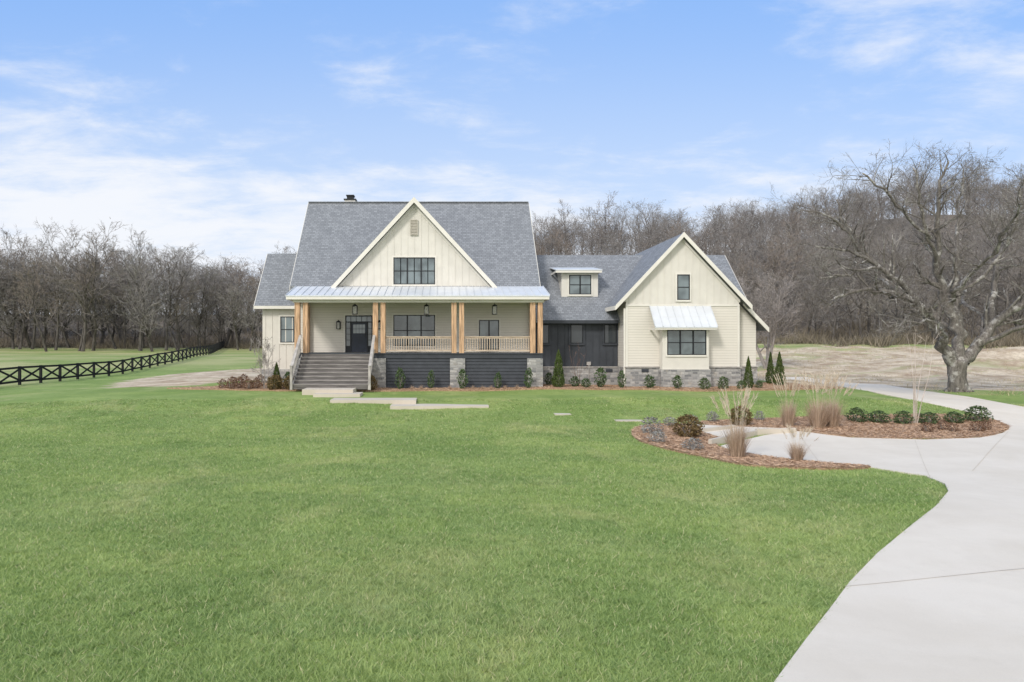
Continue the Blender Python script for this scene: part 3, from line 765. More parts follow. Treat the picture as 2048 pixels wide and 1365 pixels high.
# shed dormer
mb = MB(); a, b_ = WX(1123,41.9), WX(1196,41.9)
mb.ext([(a,41.9,5.2),(a,41.9,6.95),(a,43.7,7.2),(a,43.7,6.5)], (b_-a,0,0)); dm = hb(mb, 'dormer', M['cream'])
mb = MB(); mb.ext([(a-.42,41.5,6.99),(b_+.18,41.5,6.99),(b_+.18,44.0,7.38),(a-.42,44.0,7.38)], (0,0,-.06)); hb(mb, 'dormer_roof', M['metal'])
mb = MB(); mb.box(a-.40,b_+.16,41.52,41.56,6.80,6.925); mb.box(a-.4,a-.35,41.56,43.6,6.82,6.93); mb.box(b_+.11,b_+.16,41.56,43.6,6.82,6.93); hb(mb, 'dormer_fascia', M['trim'], dm)
window(1138, 1182, 550, 589, 41.895, 2)
for px, py, Y in ((1218,741,40.67),(1382,740,38.87),(1290,741,38.87)):
    mb = MB(); x = WX(px,Y); z = WZ(py,Y); mb.box(x-.2,x+.2,Y-.03,Y,z-.09,z+.09); mb.box(x-.17,x+.17,Y-.04,Y-.03,z-.06,z-.04); mb.box(x-.17,x+.17,Y-.04,Y-.03,z,z+.02); hb(mb, 'foundation_vent', M['dark'])
mb = MB(); x = WX(1177,40.76); mb.box(x-.12,x+.12,40.66,40.765,1.2,1.4); mb.box(x-.02,x+.02,40.6,40.64,.4,1.2); hb(mb, 'utility_box', M['stonecap'])
mb = MB(); mb.box(10.25,10.35,38.93,39.0,.1,4.5); hb(mb, 'downspout', M['trim'])

# lanterns
def lantern(name, loc, label, group, hang=None, s=1.0):
    e = empty(name, loc, label, 'lantern', group)
    w = .13*s; h = .46*s; mb = MB()
    for a in (-1, 1):
        for c in (-1, 1): mb.box(a*w-.014, a*w+.014, c*w-.014, c*w+.014, 0, h)
    mb.box(-w-.02, w+.02, -w-.02, w+.02, -.03, 0); mb.box(-w-.02, w+.02, -w-.02, w+.02, h, h+.03)
    i = len(mb.v); mb.v += [(-w-.02,-w-.02,h+.031),(w+.02,-w-.02,h+.031),(w+.02,w+.02,h+.031),(-w-.02,w+.02,h+.031),(0,0,h+.14)]
    mb.f += [(i,i+1,i+4),(i+1,i+2,i+4),(i+2,i+3,i+4),(i+3,i,i+4)]; mb.m += [0]*4
    mb.build('frame', M['black'], e)
    mb = MB(); mb.box(-w+.012, w-.012, -w+.012, w-.012, .002, h-.002); mb.build('glass', M['lglass'], e)
    mb = MB(); mb.tube([(0,0,.02),(0,0,h*.45)], [.025,.02], 6); mb.build('bulb', M['trim'], e)
    if hang: mb = MB(); mb.tube([(0,0,h+.1),(0,0,hang)], [.012,.012], 5); mb.build('hanger_rod', M['black'], e)
    else: mb = MB(); mb.box(-.05,.05,w+.02,w+.09,.1,.4); mb.box(-.015,.015,0,w+.05,h+.05,h+.08); mb.build('wall_bracket', M['black'], e)
for i, (px, lb) in enumerate(((710,'black lantern hanging over the front door steps'),(853,'black lantern hanging before the triple porch window'),(989,'black lantern hanging before the right porch door'))):
    Y = 38.9; z = WZ(628, Y); lantern('hanging_lantern', (WX(px,Y), Y, z), lb, 'lanterns hanging from the porch ceiling', 5.04-z, .95)
for px, lb in ((677,'black wall lantern left of the front door'),(758.5,'black wall lantern right of the front door, behind the posts')):
    lantern('wall_lantern', (WX(px,40.4), 40.4, WZ(657,40.4)), lb, 'wall lanterns beside the front door', None, .8)

# ------------------------------------------------------------ fence
fp = [(-31.6,40),(-30.8,47),(-30.0,66),(-31.5,82),(-35.5,104),(-42.5,132),(-47,146)]
def along(fp, step):
    out = [fp[0]]; cur = Vector(fp[0]); k = 1
    while k < len(fp):
        t = Vector(fp[k])
        if (t-cur).length < step: k += 1; continue
        d = (t-cur).normalized(); cur = cur+d*step; out.append((cur.x, cur.y))
    return out
pts = along(fp, 2.4)
fo = Vector((pts[0][0], pts[0][1], terr(*pts[0])))
fence = empty('crossbuck_fence', fo, 'long black crossbuck rail fence running back across the left pasture', 'fence')
for k, (x, y) in enumerate(pts):
    z = terr(x, y)
    mb = MB(); mb.box(x-.08, x+.08, y-.08, y+.08, z-.2, z+1.36); mb.build('post', M['fence'], fence, fo)
    if k+1 < len(pts):
        x2, y2 = pts[k+1]; z2 = terr(x2, y2); e = .09
        for nm, hh, w in (('top_rail', 1.27, .15), ('bottom_rail', .28, .15)):
            mb = MB(); mb.bar((x+e,y,z+hh), (x2+e,y2,z2+hh), .04, w); mb.build(nm, M['fence'], fence, fo)
        mb = MB(); mb.bar((x+e+.03,y,z+.3), (x2+e+.03,y2,z2+1.24), .035, .14); mb.bar((x+e-.02,y,z+1.24), (x2+e-.02,y2,z2+.3), .035, .14)
        mb.build('cross_brace', M['fence'], fence, fo)

# ------------------------------------------------------------ trees
def rv(rg, s=1.0): return Vector((rg.gauss(0, s), rg.gauss(0, s), rg.gauss(0, s)))
def twig(V, Fc, p, d, L, w, rg):
    u = d.cross(rv(rg)).normalized()*w*.5
    i = len(V); q = p+d*L
    V += [tuple(p-u), tuple(p+u), tuple(q)]; Fc.append((i, i+1, i+2))
def grow(V, Fc, TV, TF, p, d, L, r, lev, rg, cfg):
    zf = cfg.get('floor')
    if zf is not None and p.z < zf+1.2 and d.z < .1:
        d = d.copy(); d.z = .15+abs(d.z)*.5; d.normalize()
    if lev == 0:
        w = cfg['tw']
        twig(TV, TF, p, (d+rv(rg,.15)).normalized(), L, w, rg)
        for k in range(cfg['sub']):
            t = rg.uniform(.15,.8); dd = (d+rv(rg,.55)+Vector((0,0,.15))).normalized()
            twig(TV, TF, p+d*L*t, dd, L*rg.uniform(.4,.75), w*.75, rg)
        return
    n = cfg['seg'][lev]; pts = [p.copy()]; rad = [r]; dd = d.copy(); q = p.copy(); ds = [d.copy()]
    for i in range(n):
        dd = (dd+rv(rg, cfg['wob'])+Vector((0,0,cfg['up']*(.6+i/n)))).normalized(); q = q+dd*(L/n)
        pts.append(q.copy()); rad.append(max(cfg['rmin'], r*(1-.8*(i+1)/n))); ds.append(dd.copy())
    tube(V if lev >= cfg['split'] else TV, Fc if lev >= cfg['split'] else TF, pts, rad, cfg['sides'][lev])
    m = cfg['kids'][lev]
    for k in range(m):
        t = cfg['start']+(1-cfg['start'])*(k+rg.random())/m; f = t*n; i = min(n-1, int(f)); u = f-i
        pp = pts[i].lerp(pts[i+1], u); rr_ = rad[i]*(1-u)+rad[i+1]*u
        ax_ = ds[i+1].cross(rv(rg)).normalized(); an = R(rg.uniform(cfg['a0'], cfg['a1']))
        nd_ = (ds[i+1]*math.cos(an)+ax_*math.sin(an)).normalized()
        grow(V, Fc, TV, TF, pp, nd_, L*rg.uniform(cfg['l0'], cfg['l1'])*(1.15-.45*t), rr_*.6, lev-1, rg, cfg)
def woodland_tree(seed, h, spread, mt, base=.3, dens=1.0):
    rg = random.Random(seed); V = []; Fc = []; TV = []; TF = []
    cfg = dict(seg=[0,3,4], wob=.13, up=.10, rmin=.022, sides=[0,3,4], kids=[0,int(5*dens),int(6*dens)], split=2, start=.25, a0=28, a1=62, l0=.42, l1=.7, sub=3, tw=.06)
    pts = []; rad = []; q = Vector((0,0,-.3)); d = Vector((rg.uniform(-.18,.18), rg.uniform(-.18,.18), 1)); n = 8
    for i in range(n+1):
        t = i/n; pts.append(q.copy()); rad.append(.21*(h/17)*(1-.85*t)*(1.25 if i == 0 else 1)+.02)
        d = (d+rv(rg,.11)).normalized(); d.z = abs(d.z); q = q+d*(h*.93/n)
    tube(V, Fc, pts, rad, 7)
    m = int(16*dens)
    for k in range(m):
        t = base+(1-base)*(k+rg.random())/m; f = t*n; i = min(n-1, int(f)); pp = pts[i].lerp(pts[i+1], f-i)
        az_ = rg.uniform(0, 6.283); el = R(rg.uniform(20, 55)+t*18)
        dd = Vector((math.cos(az_)*math.cos(el), math.sin(az_)*math.cos(el), math.sin(el)))
        L = h*spread*(1.15-.75*abs(t-.5)*1.2)*rg.uniform(.75,1.1)
        grow(V, Fc, TV, TF, pp, dd, L, rad[i]*.6, 2, rg, cfg)
    e = empty('woodland_tree', (0,0,0), 'bare woodland tree', 'tree')
    rawobj('trunk', V, Fc, M['woodbark'], e); rawobj('crown', TV, TF, M[mt], e)
    return e
protos = [woodland_tree(11, 17, .36, 'twig'), woodland_tree(12, 18, .34, 'twig2', .32), woodland_tree(13, 15, .40, 'twig', .18), woodland_tree(14, 17, .32, 'twig3', .28), woodland_tree(15, 16, .40, 'twig2', .22), woodland_tree(16, 12, .46, 'twig', .10), woodland_tree(18, 14, .44, 'twig2', .15)]
rg = random.Random(77)
def wtree(px, Y, s, label, group):
    x = WX(px, Y); p = protos[rg.randrange(len(protos))]
    if 330 < px < 700: s *= .88
    place(p, (x, Y, terr(x, Y)), rg.uniform(0, 6.28), (s*rg.uniform(.95,1.25), s*rg.uniform(.95,1.25), s*rg.uniform(.88, 1.1)), label, group)
L1 = 'bare tree at the near edge of the woods across the left pasture'
for k in range(46):
    px = -60+k*15.0+rg.uniform(-12,12); wtree(px, rg.uniform(114, 134), rg.uniform(.78, 1.08), L1, 'trees along the left pasture edge')
L2 = 'bare tree standing deeper in the woods behind the left pasture'
for k in range(45):
    wtree(rg.uniform(-80, 620), rg.uniform(136, 165), rg.uniform(.92, 1.18), L2, 'trees deeper in the left woods')
L3 = 'bare tree at the foot of the wooded hill right of the farmhouse'
for k in range(42):
    px = 1090+k*26+rg.uniform(-12,12); Y = wood_start(WX(px, 100))+rg.uniform(0, 14); wtree(px, Y, rg.uniform(.5, .85), L3, 'trees at the foot of the right hill')
L4 = 'bare tree on the slope of the wooded hill behind the right wing'
for k in range(85):
    wtree(rg.uniform(1040, 2200), rg.uniform(115, 190), rg.uniform(.7, 1.0), L4, 'trees on the slope of the right hill')
L5 = 'bare tree on the crest of the right hill against the sky'
for k in range(75):
    px = 1030+k*15.5+rg.uniform(-13,13); wtree(px, rg.uniform(190, 228), rg.uniform(.55, .9), L5, 'trees on the crest of the right hill')
# mass of further trees (one object)
allP = []
def tris(me):
    me.calc_loop_triangles(); n = len(me.loop_triangles); a = np.empty(n*3, np.int32); me.loop_triangles.foreach_get('vertices', a)
    v = np.empty(len(me.vertices)*3, np.float32); me.vertices.foreach_get('co', v); return v.reshape(-1,3)[a].reshape(-1,3,3)
pt = []
for p in [protos[0], protos[1], protos[2], protos[5]]:
    c = [q for q in p.children if q.name.startswith('crown')][0]; t = [q for q in p.children if q.name.startswith('trunk')][0]
    a = tris(c.data); a = a[rs.rand(len(a)) < .40]; pt.append(np.concatenate([a, tris(t.data)]))
for k in range(500):
    if k < 100: px = rg.uniform(-150, 800); Y = rg.uniform(150, 200); s = rg.uniform(.85, 1.1)
    elif k < 320: px = rg.uniform(900, 2400); Y = rg.uniform(105, 215); s = rg.uniform(.6, .95)
    else: px = rg.uniform(1000, 2300); Y = rg.uniform(195, 240); s = rg.uniform(.5, .85)
    x = WX(px, Y)
    if Y < wood_start(x)+4: Y = wood_start(x)+rg.uniform(4, 30); x = WX(px, Y)
    a = pt[rg.randrange(4)]*s; th = rg.uniform(0, 6.28); c_, s_ = math.cos(th), math.sin(th)
    b_ = np.stack([a[...,0]*c_-a[...,1]*s_+x, a[...,0]*s_+a[...,1]*c_+Y, a[...,2]+terr(x, Y)-.6], -1); allP.append(b_)
tag(tri_mesh('distant_woodland', np.concatenate(allP), M['twig2']), 'mass of bare grey-brown trees filling the far woods and hillside', 'woods', kind='stuff')
# thicket along wood edge and on the slopes
n = 90000; px = rs.uniform(-100, 2300, n); dep = rs.rand(n)**1.3*80
Y0 = np.array([wood_start(WX(p, 115)) for p in px])-5+dep+3*np.sin(px*.021)+2*np.sin(px*.063); X = (px-CXP)/F*Y0
keep = (px < 620) | (px > 1040); X = X[keep]; Y = Y0[keep]; n = len(X)
Zg = terr_np(X, Y); hh = rs.uniform(.5, 2.8, n)*(.55+.45*np.sin(X*.6)*np.sin(Y*.4+X*.2)); a = rs.rand(n)*6.283; w = .06
P = np.zeros((n,3,3)); ln = rs.normal(0, .8, (n,2))
P[:,0] = np.stack([X-np.cos(a)*w, Y-np.sin(a)*w, Zg-.1], 1); P[:,1] = np.stack([X+np.cos(a)*w, Y+np.sin(a)*w, Zg-.1], 1); P[:,2] = np.stack([X+ln[:,0], Y+ln[:,1], Zg+hh], 1)
tag(tri_mesh('undergrowth', P, M['brush']), 'dry brown undergrowth along the foot of the woods', 'undergrowth', kind='stuff')

# hero tree
TY = 39.5; TX = WX(1917, TY); TZ0 = terr(TX, TY)
ht = empty('spreading_tree', (TX, TY, TZ0), 'huge old bare tree with wide spreading limbs beside the driveway at right', 'tree')
V = []; Fc = []; TV = []; TF = []; rg = random.Random(9)
def gp(px, py, dy): 
    return Vector((WX(px, TY)-TX, dy, WZ(py, TY)-TZ0))
guides = [  # (px,py,depth,width px)
 [(1917,792,0,44),(1916,774,0,34),(1914,748,0,31),(1914,720,0,36)],
 [(1910,728,0,24),(1880,692,-.3,22),(1852,658,-.7,20),(1818,622,-1.2,17),(1770,600,-1.8,13),(1712,588,-2.3,10),(1652,592,-2.6,6),(1598,612,-2.8,3)],
 [(1852,658,-.7,17),(1836,610,0,14),(1800,552,.8,11),(1758,498,1.4,9),(1730,442,1.8,6),(1712,385,2,3)],
 [(1818,622,-1.2,13),(1772,578,-1.6,10),(1714,540,-2,8),(1652,514,-2.2,5),(1590,506,-2.4,3)],
 [(1758,498,1.4,8),(1708,464,.6,6),(1658,436,0,4),(1606,425,-.4,3)],
 [(1918,724,0,22),(1924,668,.3,21),(1908,604,.5,17),(1884,538,.3,13),(1872,462,-.2,9),(1862,390,-.5,6),(1876,322,-.6,3)],
 [(1924,668,.3,15),(1938,592,1,12),(1948,515,1.5,9),(1966,440,2,6),(1982,370,2.2,4),(1990,318,2.3,2.5)],
 [(1924,726,0,25),(1958,694,.2,22),(1988,652,.2,18),(2034,612,-.2,14),(2094,582,-.8,9),(2154,566,-1.2,6),(2225,574,-1.5,3)],
 [(1988,652,.2,14),(2010,580,.9,11),(2044,505,1.5,8),(2080,430,1.8,5),(2100,370,1.9,3)],
 [(1884,538,.3,9),(1842,480,-.8,7),(1806,418,-1.5,5),(1786,352,-1.8,3)],
 [(1842,480,-.8,6),(1790,442,-1.2,5),(1730,392,-1.8,4),(1684,362,-2,3)],
 [(1908,604,.5,10),(1896,560,-1.5,8),(1900,515,-3.2,6),(1888,475,-4.6,4),(1880,445,-5.6,3)],
 [(1924,668,.3,10),(1896,612,2,8),(1856,562,3.6,6.5),(1830,522,5,5),(1815,480,6,3)],
 [(1958,694,.2,11),(2002,652,-1.8,8),(2044,622,-3.4,6),(2080,602,-4.8,4),(2115,600,-5.8,3)],
 [(1988,652,.2,9),(2003,602,2.5,7),(2036,564,4.2,5),(2056,518,5.4,3)],
 [(1880,692,-.3,9),(1836,664,-2,7),(1784,648,-3.4,5),(1724,648,-4.2,4),(1670,660,-4.8,2.5)],
 [(1938,592,1,8),(1990,530,.2,6.5),(2020,455,-.4,5),(2020,380,-.6,3)],
 [(1714,540,-2,6),(1668,552,-2.6,5),(1622,560,-3,4),(1580,566,-3.2,2.5)],
]
cfgH = dict(seg=[0,3,4,5], wob=.18, up=.02, rmin=.007, sides=[0,3,4,5], kids=[0,4,4,5], split=2, start=.15, a0=28, a1=66, l0=.42, l1=.75, sub=2, tw=.015, floor=2.2)
def cr(P, t):
    n = len(P)-1; f = min(t*n, n-1e-4); i = int(f); u = f-i
    p0, p1, p2, p3 = P[max(i-1,0)], P[i], P[i+1], P[min(i+2,n)]
    return .5*(2*p1+(p2-p0)*u+(2*p0-5*p1+4*p2-p3)*u*u+(3*p1-p0-3*p2+p3)*u**3), i, u
for gi, gd in enumerate(guides):
    P_ = [gp(a, b_, c) for a, b_, c, d in gd]; W = [d/35/2 for a, b_, c, d in gd]
    N = (len(gd)-1)*4; pts = []; rad = []
    for k in range(N+1):
        q, i, u = cr(P_, k/N); wj = 0 if gi == 0 or k == 0 else .08
        pts.append(q+rv(rg, wj)); rad.append((W[i]*(1-u)+W[i+1]*u)*rg.uniform(.93,1.08))
    tube(V, Fc, pts, rad, 12 if gi == 0 else 8)
    if gi == 0:
        for k in range(7):
            a = k*.9+.3; tube(V, Fc, [Vector((math.cos(a)*.24, math.sin(a)*.24, .7)), Vector((math.cos(a)*.4, math.sin(a)*.4, .18)), Vector((math.cos(a)*.8, math.sin(a)*.8, -.15))], [.09,.15,.08], 7)
        continue
    LL = sum((pts[k+1]-pts[k]).length for k in range(N)); m = int(LL*1.75)
    for k in range(m):
        t = .28+.72*(k+rg.random())/m; f = t*N; i = min(N-1, int(f)); pp = pts[i].lerp(pts[i+1], f-i); d = (pts[i+1]-pts[i]).normalized()
        ax_ = d.cross(rv(rg)).normalized(); an = R(rg.uniform(28, 65)); dd = (d*math.cos(an)+ax_*math.sin(an)); dd.z = dd.z*.75+.08; dd.normalize()
        grow(V, Fc, TV, TF, pp, dd, rg.uniform(1.3, 2.7)*(1.05-.25*t), max(.018, rad[i]*.5), 3 if rg.random() < .42 else 2, rg, cfgH)
rawobj('trunk', V, Fc, M['bark'], ht, True); rawobj('crown', TV, TF, M['herotwig'], ht)

def small_tree(name, px, Y, h, label, mt, stems=1, spread=.35, thick=.1, start=.25, tw=.02, kids=(5,6), n1=16, z=None, flare=.12, cat='tree', sub=3):
    x = WX(px, Y); e = empty(name, (x, Y, terr(x, Y) if z is None else z), label, cat); V = []; Fc = []; TV = []; TF = []; rg = random.Random(int(px))
    cfg = dict(seg=[0,3,4], wob=.12, up=.12, rmin=.004+tw*.15, sides=[0,3,4], kids=[0,kids[0],kids[1]], split=9, start=.2, a0=20, a1=50, l0=.45, l1=.7, sub=sub, tw=tw)
    for s in range(stems):
        a = 6.283*s/stems+rg.random(); d = Vector((math.cos(a)*flare*(stems > 1), math.sin(a)*flare*(stems > 1), 1)).normalized()
        q = Vector((math.cos(a)*.05*(stems > 1), math.sin(a)*.05*(stems > 1), -.1)); pts = []; rad = []; n = 7
        for i in range(n+1):
            pts.append(q.copy()); rad.append(thick*(1-.85*i/n)); d = (d+rv(rg,.05)).normalized(); q = q+d*h*.9/n
        tube(V, Fc, pts, rad, 6)
        for k in range(n1//stems):
            t = start+(1-start)*(k+rg.random())/(n1//stems); f = t*n; i = min(n-1, int(f)); pp = pts[i].lerp(pts[i+1], f-i)
            az_ = rg.uniform(0, 6.283); el = R(rg.uniform(30, 65)); dd = Vector((math.cos(az_)*math.cos(el), math.sin(az_)*math.cos(el), math.sin(el)))
            grow(V, Fc, TV, TF, pp, dd, h*spread*(1.1-.6*t)*rg.uniform(.8,1.1), rad[i]*.5, 2, rg, cfg)
    rawobj('trunk', V, Fc, M[mt], e); rawobj('crown', TV, TF, M[mt], e)
    return e
small_tree('field_tree', 1533, 62, 8.3, 'pale grey bare tree just behind the right end of the farmhouse', 'greybark', 3, .40, .16, .2, .03, (7,8), 40, flare=.25)
small_tree('sapling', 530, 37.0, 2.9, 'slender leafless sapling left of the porch stairs', 'greybark', 3, .34, .026, .2, .016, (4,5), 24, cat='sapling', flare=.15)
small_tree('sapling', 1156, 38.6, 2.5, 'bare reddish multi-stem shrub before the charcoal wall', 'redbark', 5, .26, .014, .35, .008, (2,2), 10, cat='shrub', flare=.16, sub=1)
gx_, gy_ = G(1830, 850)
small_tree('sapling', 1830, gy_, 4.3, 'tall pale multi-stem sapling in the island bed by the driveway', 'palebark', 5, .15, .020, .5, .007, (2,2), 10, cat='sapling', flare=.09, sub=1)

# ------------------------------------------------------------ shrubs
def cloud(n, prof, size, rg, bumps=5, shell=.55):
    V = []; Fc = []; B = [(rg.uniform(0,6.28), rg.uniform(0,1), rg.uniform(.1,.35)) for _ in range(bumps*3)]
    for _ in range(n):
        z = rg.random(); a = rg.uniform(0, 6.283); r = prof(z)
        for ba, bz, bh in B:
            da = abs((a-ba+3.1416) % 6.2832-3.1416); r += bh*.5*math.exp(-(da/.5)**2-((z-bz)/.14)**2)*(prof(z)+.05)
        r *= (shell+(1-shell)*rg.random()**.5)*rg.uniform(.82, 1.14)
        p = Vector((math.cos(a)*r, math.sin(a)*r, z*rg.uniform(.94,1.06)))
        u = rv(rg).normalized(); w = u.cross(rv(rg)).normalized(); s = size*rg.uniform(.6, 1.3); i = len(V)
        V += [tuple(p-u*s), tuple(p+w*s*.5), tuple(p+u*s), tuple(p-w*s*.5)]; Fc.append((i,i+1,i+2,i+3))
    return V, Fc
def shrub_proto(name, mt, prof, n, size, seed, stem='greybark', shell=.55, cat='shrub'):
    rg = random.Random(seed); e = empty(name, (0,0,0), name, cat)
    V, Fc = cloud(n, prof, size, rg, shell=shell); rawobj('foliage', V, Fc, M[mt], e)
    V = []; Fc = []
    for k in range(6):
        a = rg.uniform(0,6.28); p = Vector((math.cos(a)*.04, math.sin(a)*.04, -.05)); q = Vector((math.cos(a)*.25, math.sin(a)*.25, .7))
        tube(V, Fc, [p, p.lerp(q,.5)+rv(rg,.02), q], [.03,.02,.01], 4)
    rawobj('stem', V, Fc, M[stem], e); return e
cone = lambda z: .5*min(1, (z+.04)*6)**.5*(1-z)**.75+.02
ball = lambda z: .5*math.sqrt(max(0.02, 1-(2*z-.9)**2/1.25))
up = lambda z: .42*min(1,(z+.1)*2.5)*(1-max(0,z-.6)*1.6)
PR = {
 'cone': [shrub_proto('conical_evergreen', 'conifer', cone, 2600, .045, s, cat='evergreen') for s in (1,2)],
 'holly': [shrub_proto('holly_bush', 'holly', up, 420, .075, s, shell=.2, cat='bush') for s in (3,4,5)],
 'box': [shrub_proto('boxwood', 'box', ball, 1500, .055, s) for s in (6,7)],
 'hedge': [shrub_proto('hedge_shrub', 'hedge', ball, 560, .075, s, shell=.25) for s in (8,9)],
 'pale': [shrub_proto('silvery_shrub', 'pale', ball, 420, .07, s, shell=.25) for s in (10,11)],
 'nan': [shrub_proto('nandina', 'nandina', ball, 420, .07, s, shell=.3) for s in (12,13)],
}
def grass_proto(seed, n=700, plumes=34, spread=.2):
    rg = random.Random(seed); e = empty('ornamental_grass', (0,0,0), 'grass', 'ornamental grass'); V = []; Fc = []; PV = []; PF = []
    def blade(V, Fc, a, L, lean, w, droop):
        p = Vector((math.cos(a)*rg.uniform(0,.13), math.sin(a)*rg.uniform(0,.13), -.02)); d = Vector((math.cos(a)*lean, math.sin(a)*lean, 1)).normalized()
        s = Vector((-math.sin(a+rg.uniform(-1,1)), math.cos(a), 0))*w; i0 = len(V); n_ = 4
        for k in range(n_+1):
            ww = s*(1-k/n_*.9); V += [tuple(p-ww), tuple(p+ww)]
            p = p+d*L/n_; d = (d+Vector((math.cos(a)*.06, math.sin(a)*.06, -droop))).normalized()
        for k in range(n_): Fc.append((i0+2*k, i0+2*k+1, i0+2*k+3, i0+2*k+2))
        return p, d
    for k in range(n): blade(V, Fc, rg.uniform(0,6.283), rg.uniform(.25,.68), abs(rg.gauss(0,spread*1.3)), .0055, rg.uniform(.0,.12))
    for k in range(plumes):
        a = rg.uniform(0,6.283); p, d = blade(PV, PF, a, rg.uniform(.72,.92), abs(rg.gauss(0,spread*.8)), .004, rg.uniform(0,.03))
        for q in range(18):
            pp = p-d*rg.uniform(-.05,.25); dd = (d+rv(rg,.2)).normalized(); twig(PV, PF, pp, dd, .09, .012, rg)
    rawobj('blades', V, Fc, M['straw'], e)
    if plumes: rawobj('plumes', PV, PF, M['plume'], e)
    return e
PR['grass'] = [grass_proto(21), grass_proto(22)]; PR['tuft'] = [grass_proto(23, 260, 0, .55)]
rg = random.Random(31)
cnt = {}
def put(kind, px, Yo, hpx, wpx, label, group=None, py=None):
    if Yo is None: x, Y = G(px, py)
    else: Y = Yo; x = WX(px, Y)
    k = cnt.get(kind, 0); cnt[kind] = k+1; p = PR[kind][k % len(PR[kind])]
    s = Y/F; w = wpx*s; h = hpx*s
    if kind == 'grass': w = h*.95*max(.8, min(1.5, wpx/hpx*1.5))
    if kind == 'tuft': w = h = max(w, h)
    place(p, (x, Y, terr(x, Y)+.05), rg.uniform(0,6.28), (w, w, h), label, group)
g_ = 'conical evergreens by the farmhouse'
for a in ((553,36.9,50,22,'narrow conical evergreen left of the porch stairs'),(1117,37.6,70,27,'tallest conical evergreen, before the charcoal wall'),(1497,37.4,60,20,'conical evergreen at the right corner of the stone base'),
          (1541,40.5,60,19,'left one of the two paired conical evergreens past the right corner'),(1559,39.3,63,22,'right one of the two paired conical evergreens past the right corner')): put('cone', *a, g_)
ORD = ['first','second','third','fourth','fifth','sixth','seventh','eighth','ninth','tenth','eleventh','twelfth','thirteenth','fourteenth','fifteenth','sixteenth','seventeenth','eighteenth']
for i, a in enumerate(((576,37.2,32,24),(800,37.3,42,24),(862,37.4,36,18),(925,37.2,38,24),(996,37.4,32,20),(1057,37.2,40,22),(1098,39.5,24,22),(1150,38.3,20,26),(1172,37.8,18,24),(1201,38.2,38,30),(1243,37.8,34,20),(1299,37.5,26,28),(1355,37.4,26,24))):
    put('holly', *a, '%s green bush from the left along the farmhouse base' % ORD[i], 'green bushes along the farmhouse')
for i, a in enumerate(((1409,37.3,22,22),(1447,37.3,24,22),(1482,37.0,16,16),(1518,37.3,14,16))):
    put('hedge', *a, '%s low rounded shrub from the left below the bay window side' % ORD[i], 'low rounded shrubs at the right of the farmhouse')
for a in ((550,36.6,28,32,'left bronze boxwood beside the stair foot'),(583,36.4,28,30,'bronze boxwood against the left stair rail'),(740,36.5,28,28,'bronze boxwood at the right foot of the stairs')): put('box', *a)
for i, (px, Y, h, w) in enumerate(((446,37.4,18,20),(462,36.9,18,20),(478,37.3,22,22),(496,36.8,20,22),(512,37.0,20,20),(466,38.6,20,22),(488,38.6,24,22),(520,38.2,24,20))):
    put('nan', px, Y, h, w, '%s small reddish shrub from the front left in the bed left of the stairs' % ORD[i], 'small shrubs left of the stairs')
for i, px in enumerate((824,842,900,946,966,982,1010,1034,1186)):
    put('tuft', px, 37.0, 14, 16, '%s low dry tuft from the left in the bed along the farmhouse' % ORD[i], 'dry tufts along the farmhouse')
for a in ((1587,28,24,778,'dry grass tuft beyond the evergreens at the driveway head'),(1615,22,18,778,'small dry tuft at the left edge of the driveway head')): put('tuft', a[0], None, a[1], a[2], a[4], None, a[3])
for a in ((1474,120,74,918,'tall plumed dry grass in the front bed by the walk'),(1594,62,52,925,'shorter dry grass clump at the tip of the front bed'),(1577,90,48,856,'narrow plumed dry grass at the rear of the island bed'),
          (1636,98,66,858,'left of the two big plumed grasses in the island bed'),(1664,94,64,856,'right of the two big plumed grasses in the island bed')): put('grass', a[0], None, a[1], a[2], a[4], 'plumed ornamental grasses', a[3])
for a in ((1375,42,52,876,'large rounded bronze shrub in the front bed'),(1482,38,40,853,'bronze green shrub behind the tall plumed grass')): put('box', a[0], None, a[1], a[2], a[4], None, a[3])
for i, a in enumerate(((1303,32,44,870),(1315,22,36,888),(1387,22,40,902),(1340,18,26,855),(1385,18,24,851),(1425,20,24,846),(1519,18,20,843))):
    put('pale', a[0], None, a[1], a[2], '%s silvery leaved shrub of those around the front bed, counted from lower left' % ORD[i], 'silvery shrubs around the front bed', a[3])
for i, a in enumerate(((1714,27,38,846),(1757,23,40,848),(1806,25,34,850),(1856,22,40,850),(1908,21,36,848),(1955,30,46,845))):
    put('hedge', a[0], None, a[1], a[2], '%s green shrub from the left in the island bed row' % ORD[i], 'green shrubs in the island bed row', a[3])
for i, a in enumerate(((1855,19,26,867),(1886,20,22,863),(1907,17,20,867),(1955,21,28,866),(1972,19,20,862))):
    put('nan', a[0], None, a[1], a[2], '%s reddish low shrub from the left at the front of the island bed' % ORD[i], 'reddish shrubs in the island bed', a[3])

# ------------------------------------------------------------ light, sky, camera
sun_el, sun_rot = 38, 215
w = bpy.data.worlds.new('World'); bpy.context.scene.world = w; w.use_nodes = True; nt = w.node_tree
bg = nt.nodes['Background']
sky = nt.nodes.new('ShaderNodeTexSky'); sky.sky_type = 'NISHITA'; sky.sun_disc = False; sky.sun_elevation = R(sun_el); sky.sun_rotation = R(sun_rot)
sky.air_density = 1.0; sky.dust_density = .6; sky.ozone_density = 1.5
tc = nt.nodes.new('ShaderNodeTexCoord').outputs['Generated']
sp = nd(nt, 'ShaderNodeSeparateXYZ', {0: tc}); X_, Y_, Z_ = sp.outputs
zz = mth(nt, 'ADD', mth(nt, 'MAXIMUM', Z_, 0.0), .16)
pv = nd(nt, 'ShaderNodeCombineXYZ', {0: mth(nt, 'DIVIDE', X_, zz), 1: mth(nt, 'DIVIDE', Y_, zz), 2: 0.0}).outputs[0]
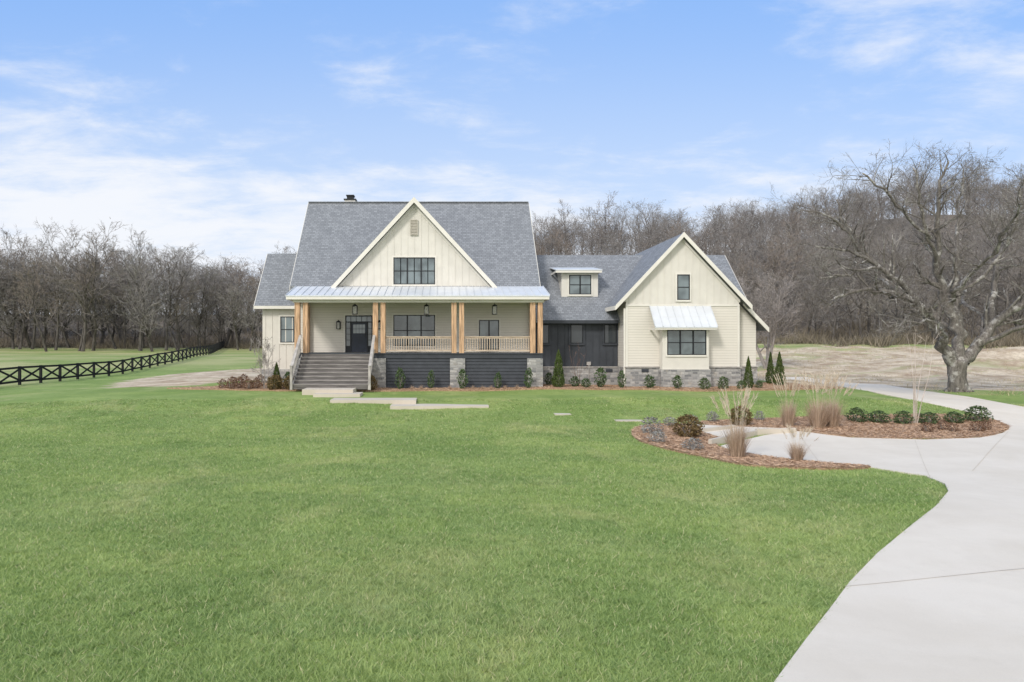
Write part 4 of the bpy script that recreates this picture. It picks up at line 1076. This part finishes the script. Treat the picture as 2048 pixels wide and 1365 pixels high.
n1 = noise(nt, pv, 1.0, 9, .60, .15); n2 = noise(nt, scaled(nt, pv, (.8, 1.2, 1)), 3.2, 9, .64, .3)
cl = mth(nt, 'ADD', mth(nt, 'MULTIPLY', n1, .5), mth(nt, 'MULTIPLY', n2, .5))
kx = mth(nt, 'DIVIDE', X_, mth(nt, 'MAXIMUM', Y_, .05)); kz = mth(nt, 'DIVIDE', Z_, mth(nt, 'MAXIMUM', Y_, .05))
low = rng_(nt, mth(nt, 'ADD', kz, mth(nt, 'MULTIPLY', rng_(nt, kx, -.2, .5, 0, 1), .03)), .36, .12, 0, 1)
dx = mth(nt, 'DIVIDE', mth(nt, 'SUBTRACT', kx, .80), .34); dz = mth(nt, 'DIVIDE', mth(nt, 'SUBTRACT', kz, .46), .13)
blob = rng_(nt, mth(nt, 'ADD', mth(nt, 'MULTIPLY', dx, dx), mth(nt, 'MULTIPLY', dz, dz)), 1.6, .0, 0, 1)
lf = mth(nt, 'MULTIPLY', rng_(nt, kx, -.3, -.6, 0, 1), rng_(nt, kz, .46, .36, 0, 1))
th = mth(nt, 'ADD', cl, mth(nt, 'ADD', mth(nt, 'MULTIPLY', low, .19), mth(nt, 'ADD', mth(nt, 'MULTIPLY', blob, .15), mth(nt, 'MULTIPLY', lf, .09))))
mask = rng_(nt, th, .50, .76, 0, .93)
hz = rng_(nt, kz, .56, .03, 0, .80)
skc = mixc(nt, .80, sky.outputs[0], (2.0,3.65,7.0))
c = mixc(nt, hz, skc, (5.1,5.7,6.45))
c = mixc(nt, mask, c, (6.2,6.35,6.65))
back = rng_(nt, Y_, .15, -.45, 0, .85)
c = mixc(nt, back, c, (9.9,9.65,9.1))
nt.links.new(c, bg.inputs[0]); bg.inputs[1].default_value = .15
sd = bpy.data.lights.new('sun', 'SUN'); sd.energy = 2.3; sd.angle = R(10); sd.color = (1, .96, .90)
so_ = bpy.data.objects.new('sun', sd); C.objects.link(so_)
az_ = R(sun_rot); dirv = Vector((math.sin(az_)*math.cos(R(sun_el)), math.cos(az_)*math.cos(R(sun_el)), math.sin(R(sun_el))))
so_.rotation_euler = dirv.to_track_quat('Z', 'Y').to_euler(); so_.location = (0,0,60)
cam = bpy.data.cameras.new('camera'); co = bpy.data.objects.new('camera', cam); C.objects.link(co)
co.location = (0,0,H); co.rotation_euler = (R(90),0,0); cam.sensor_width = 36; cam.lens = 36*F/2048; cam.shift_x = (1024-CXP)/2048; cam.shift_y = 0
cam.clip_end = 6000; bpy.context.scene.camera = co
vs = bpy.context.scene.view_settings; vs.view_transform = 'Standard'; vs.look = 'None'; vs.exposure = 0
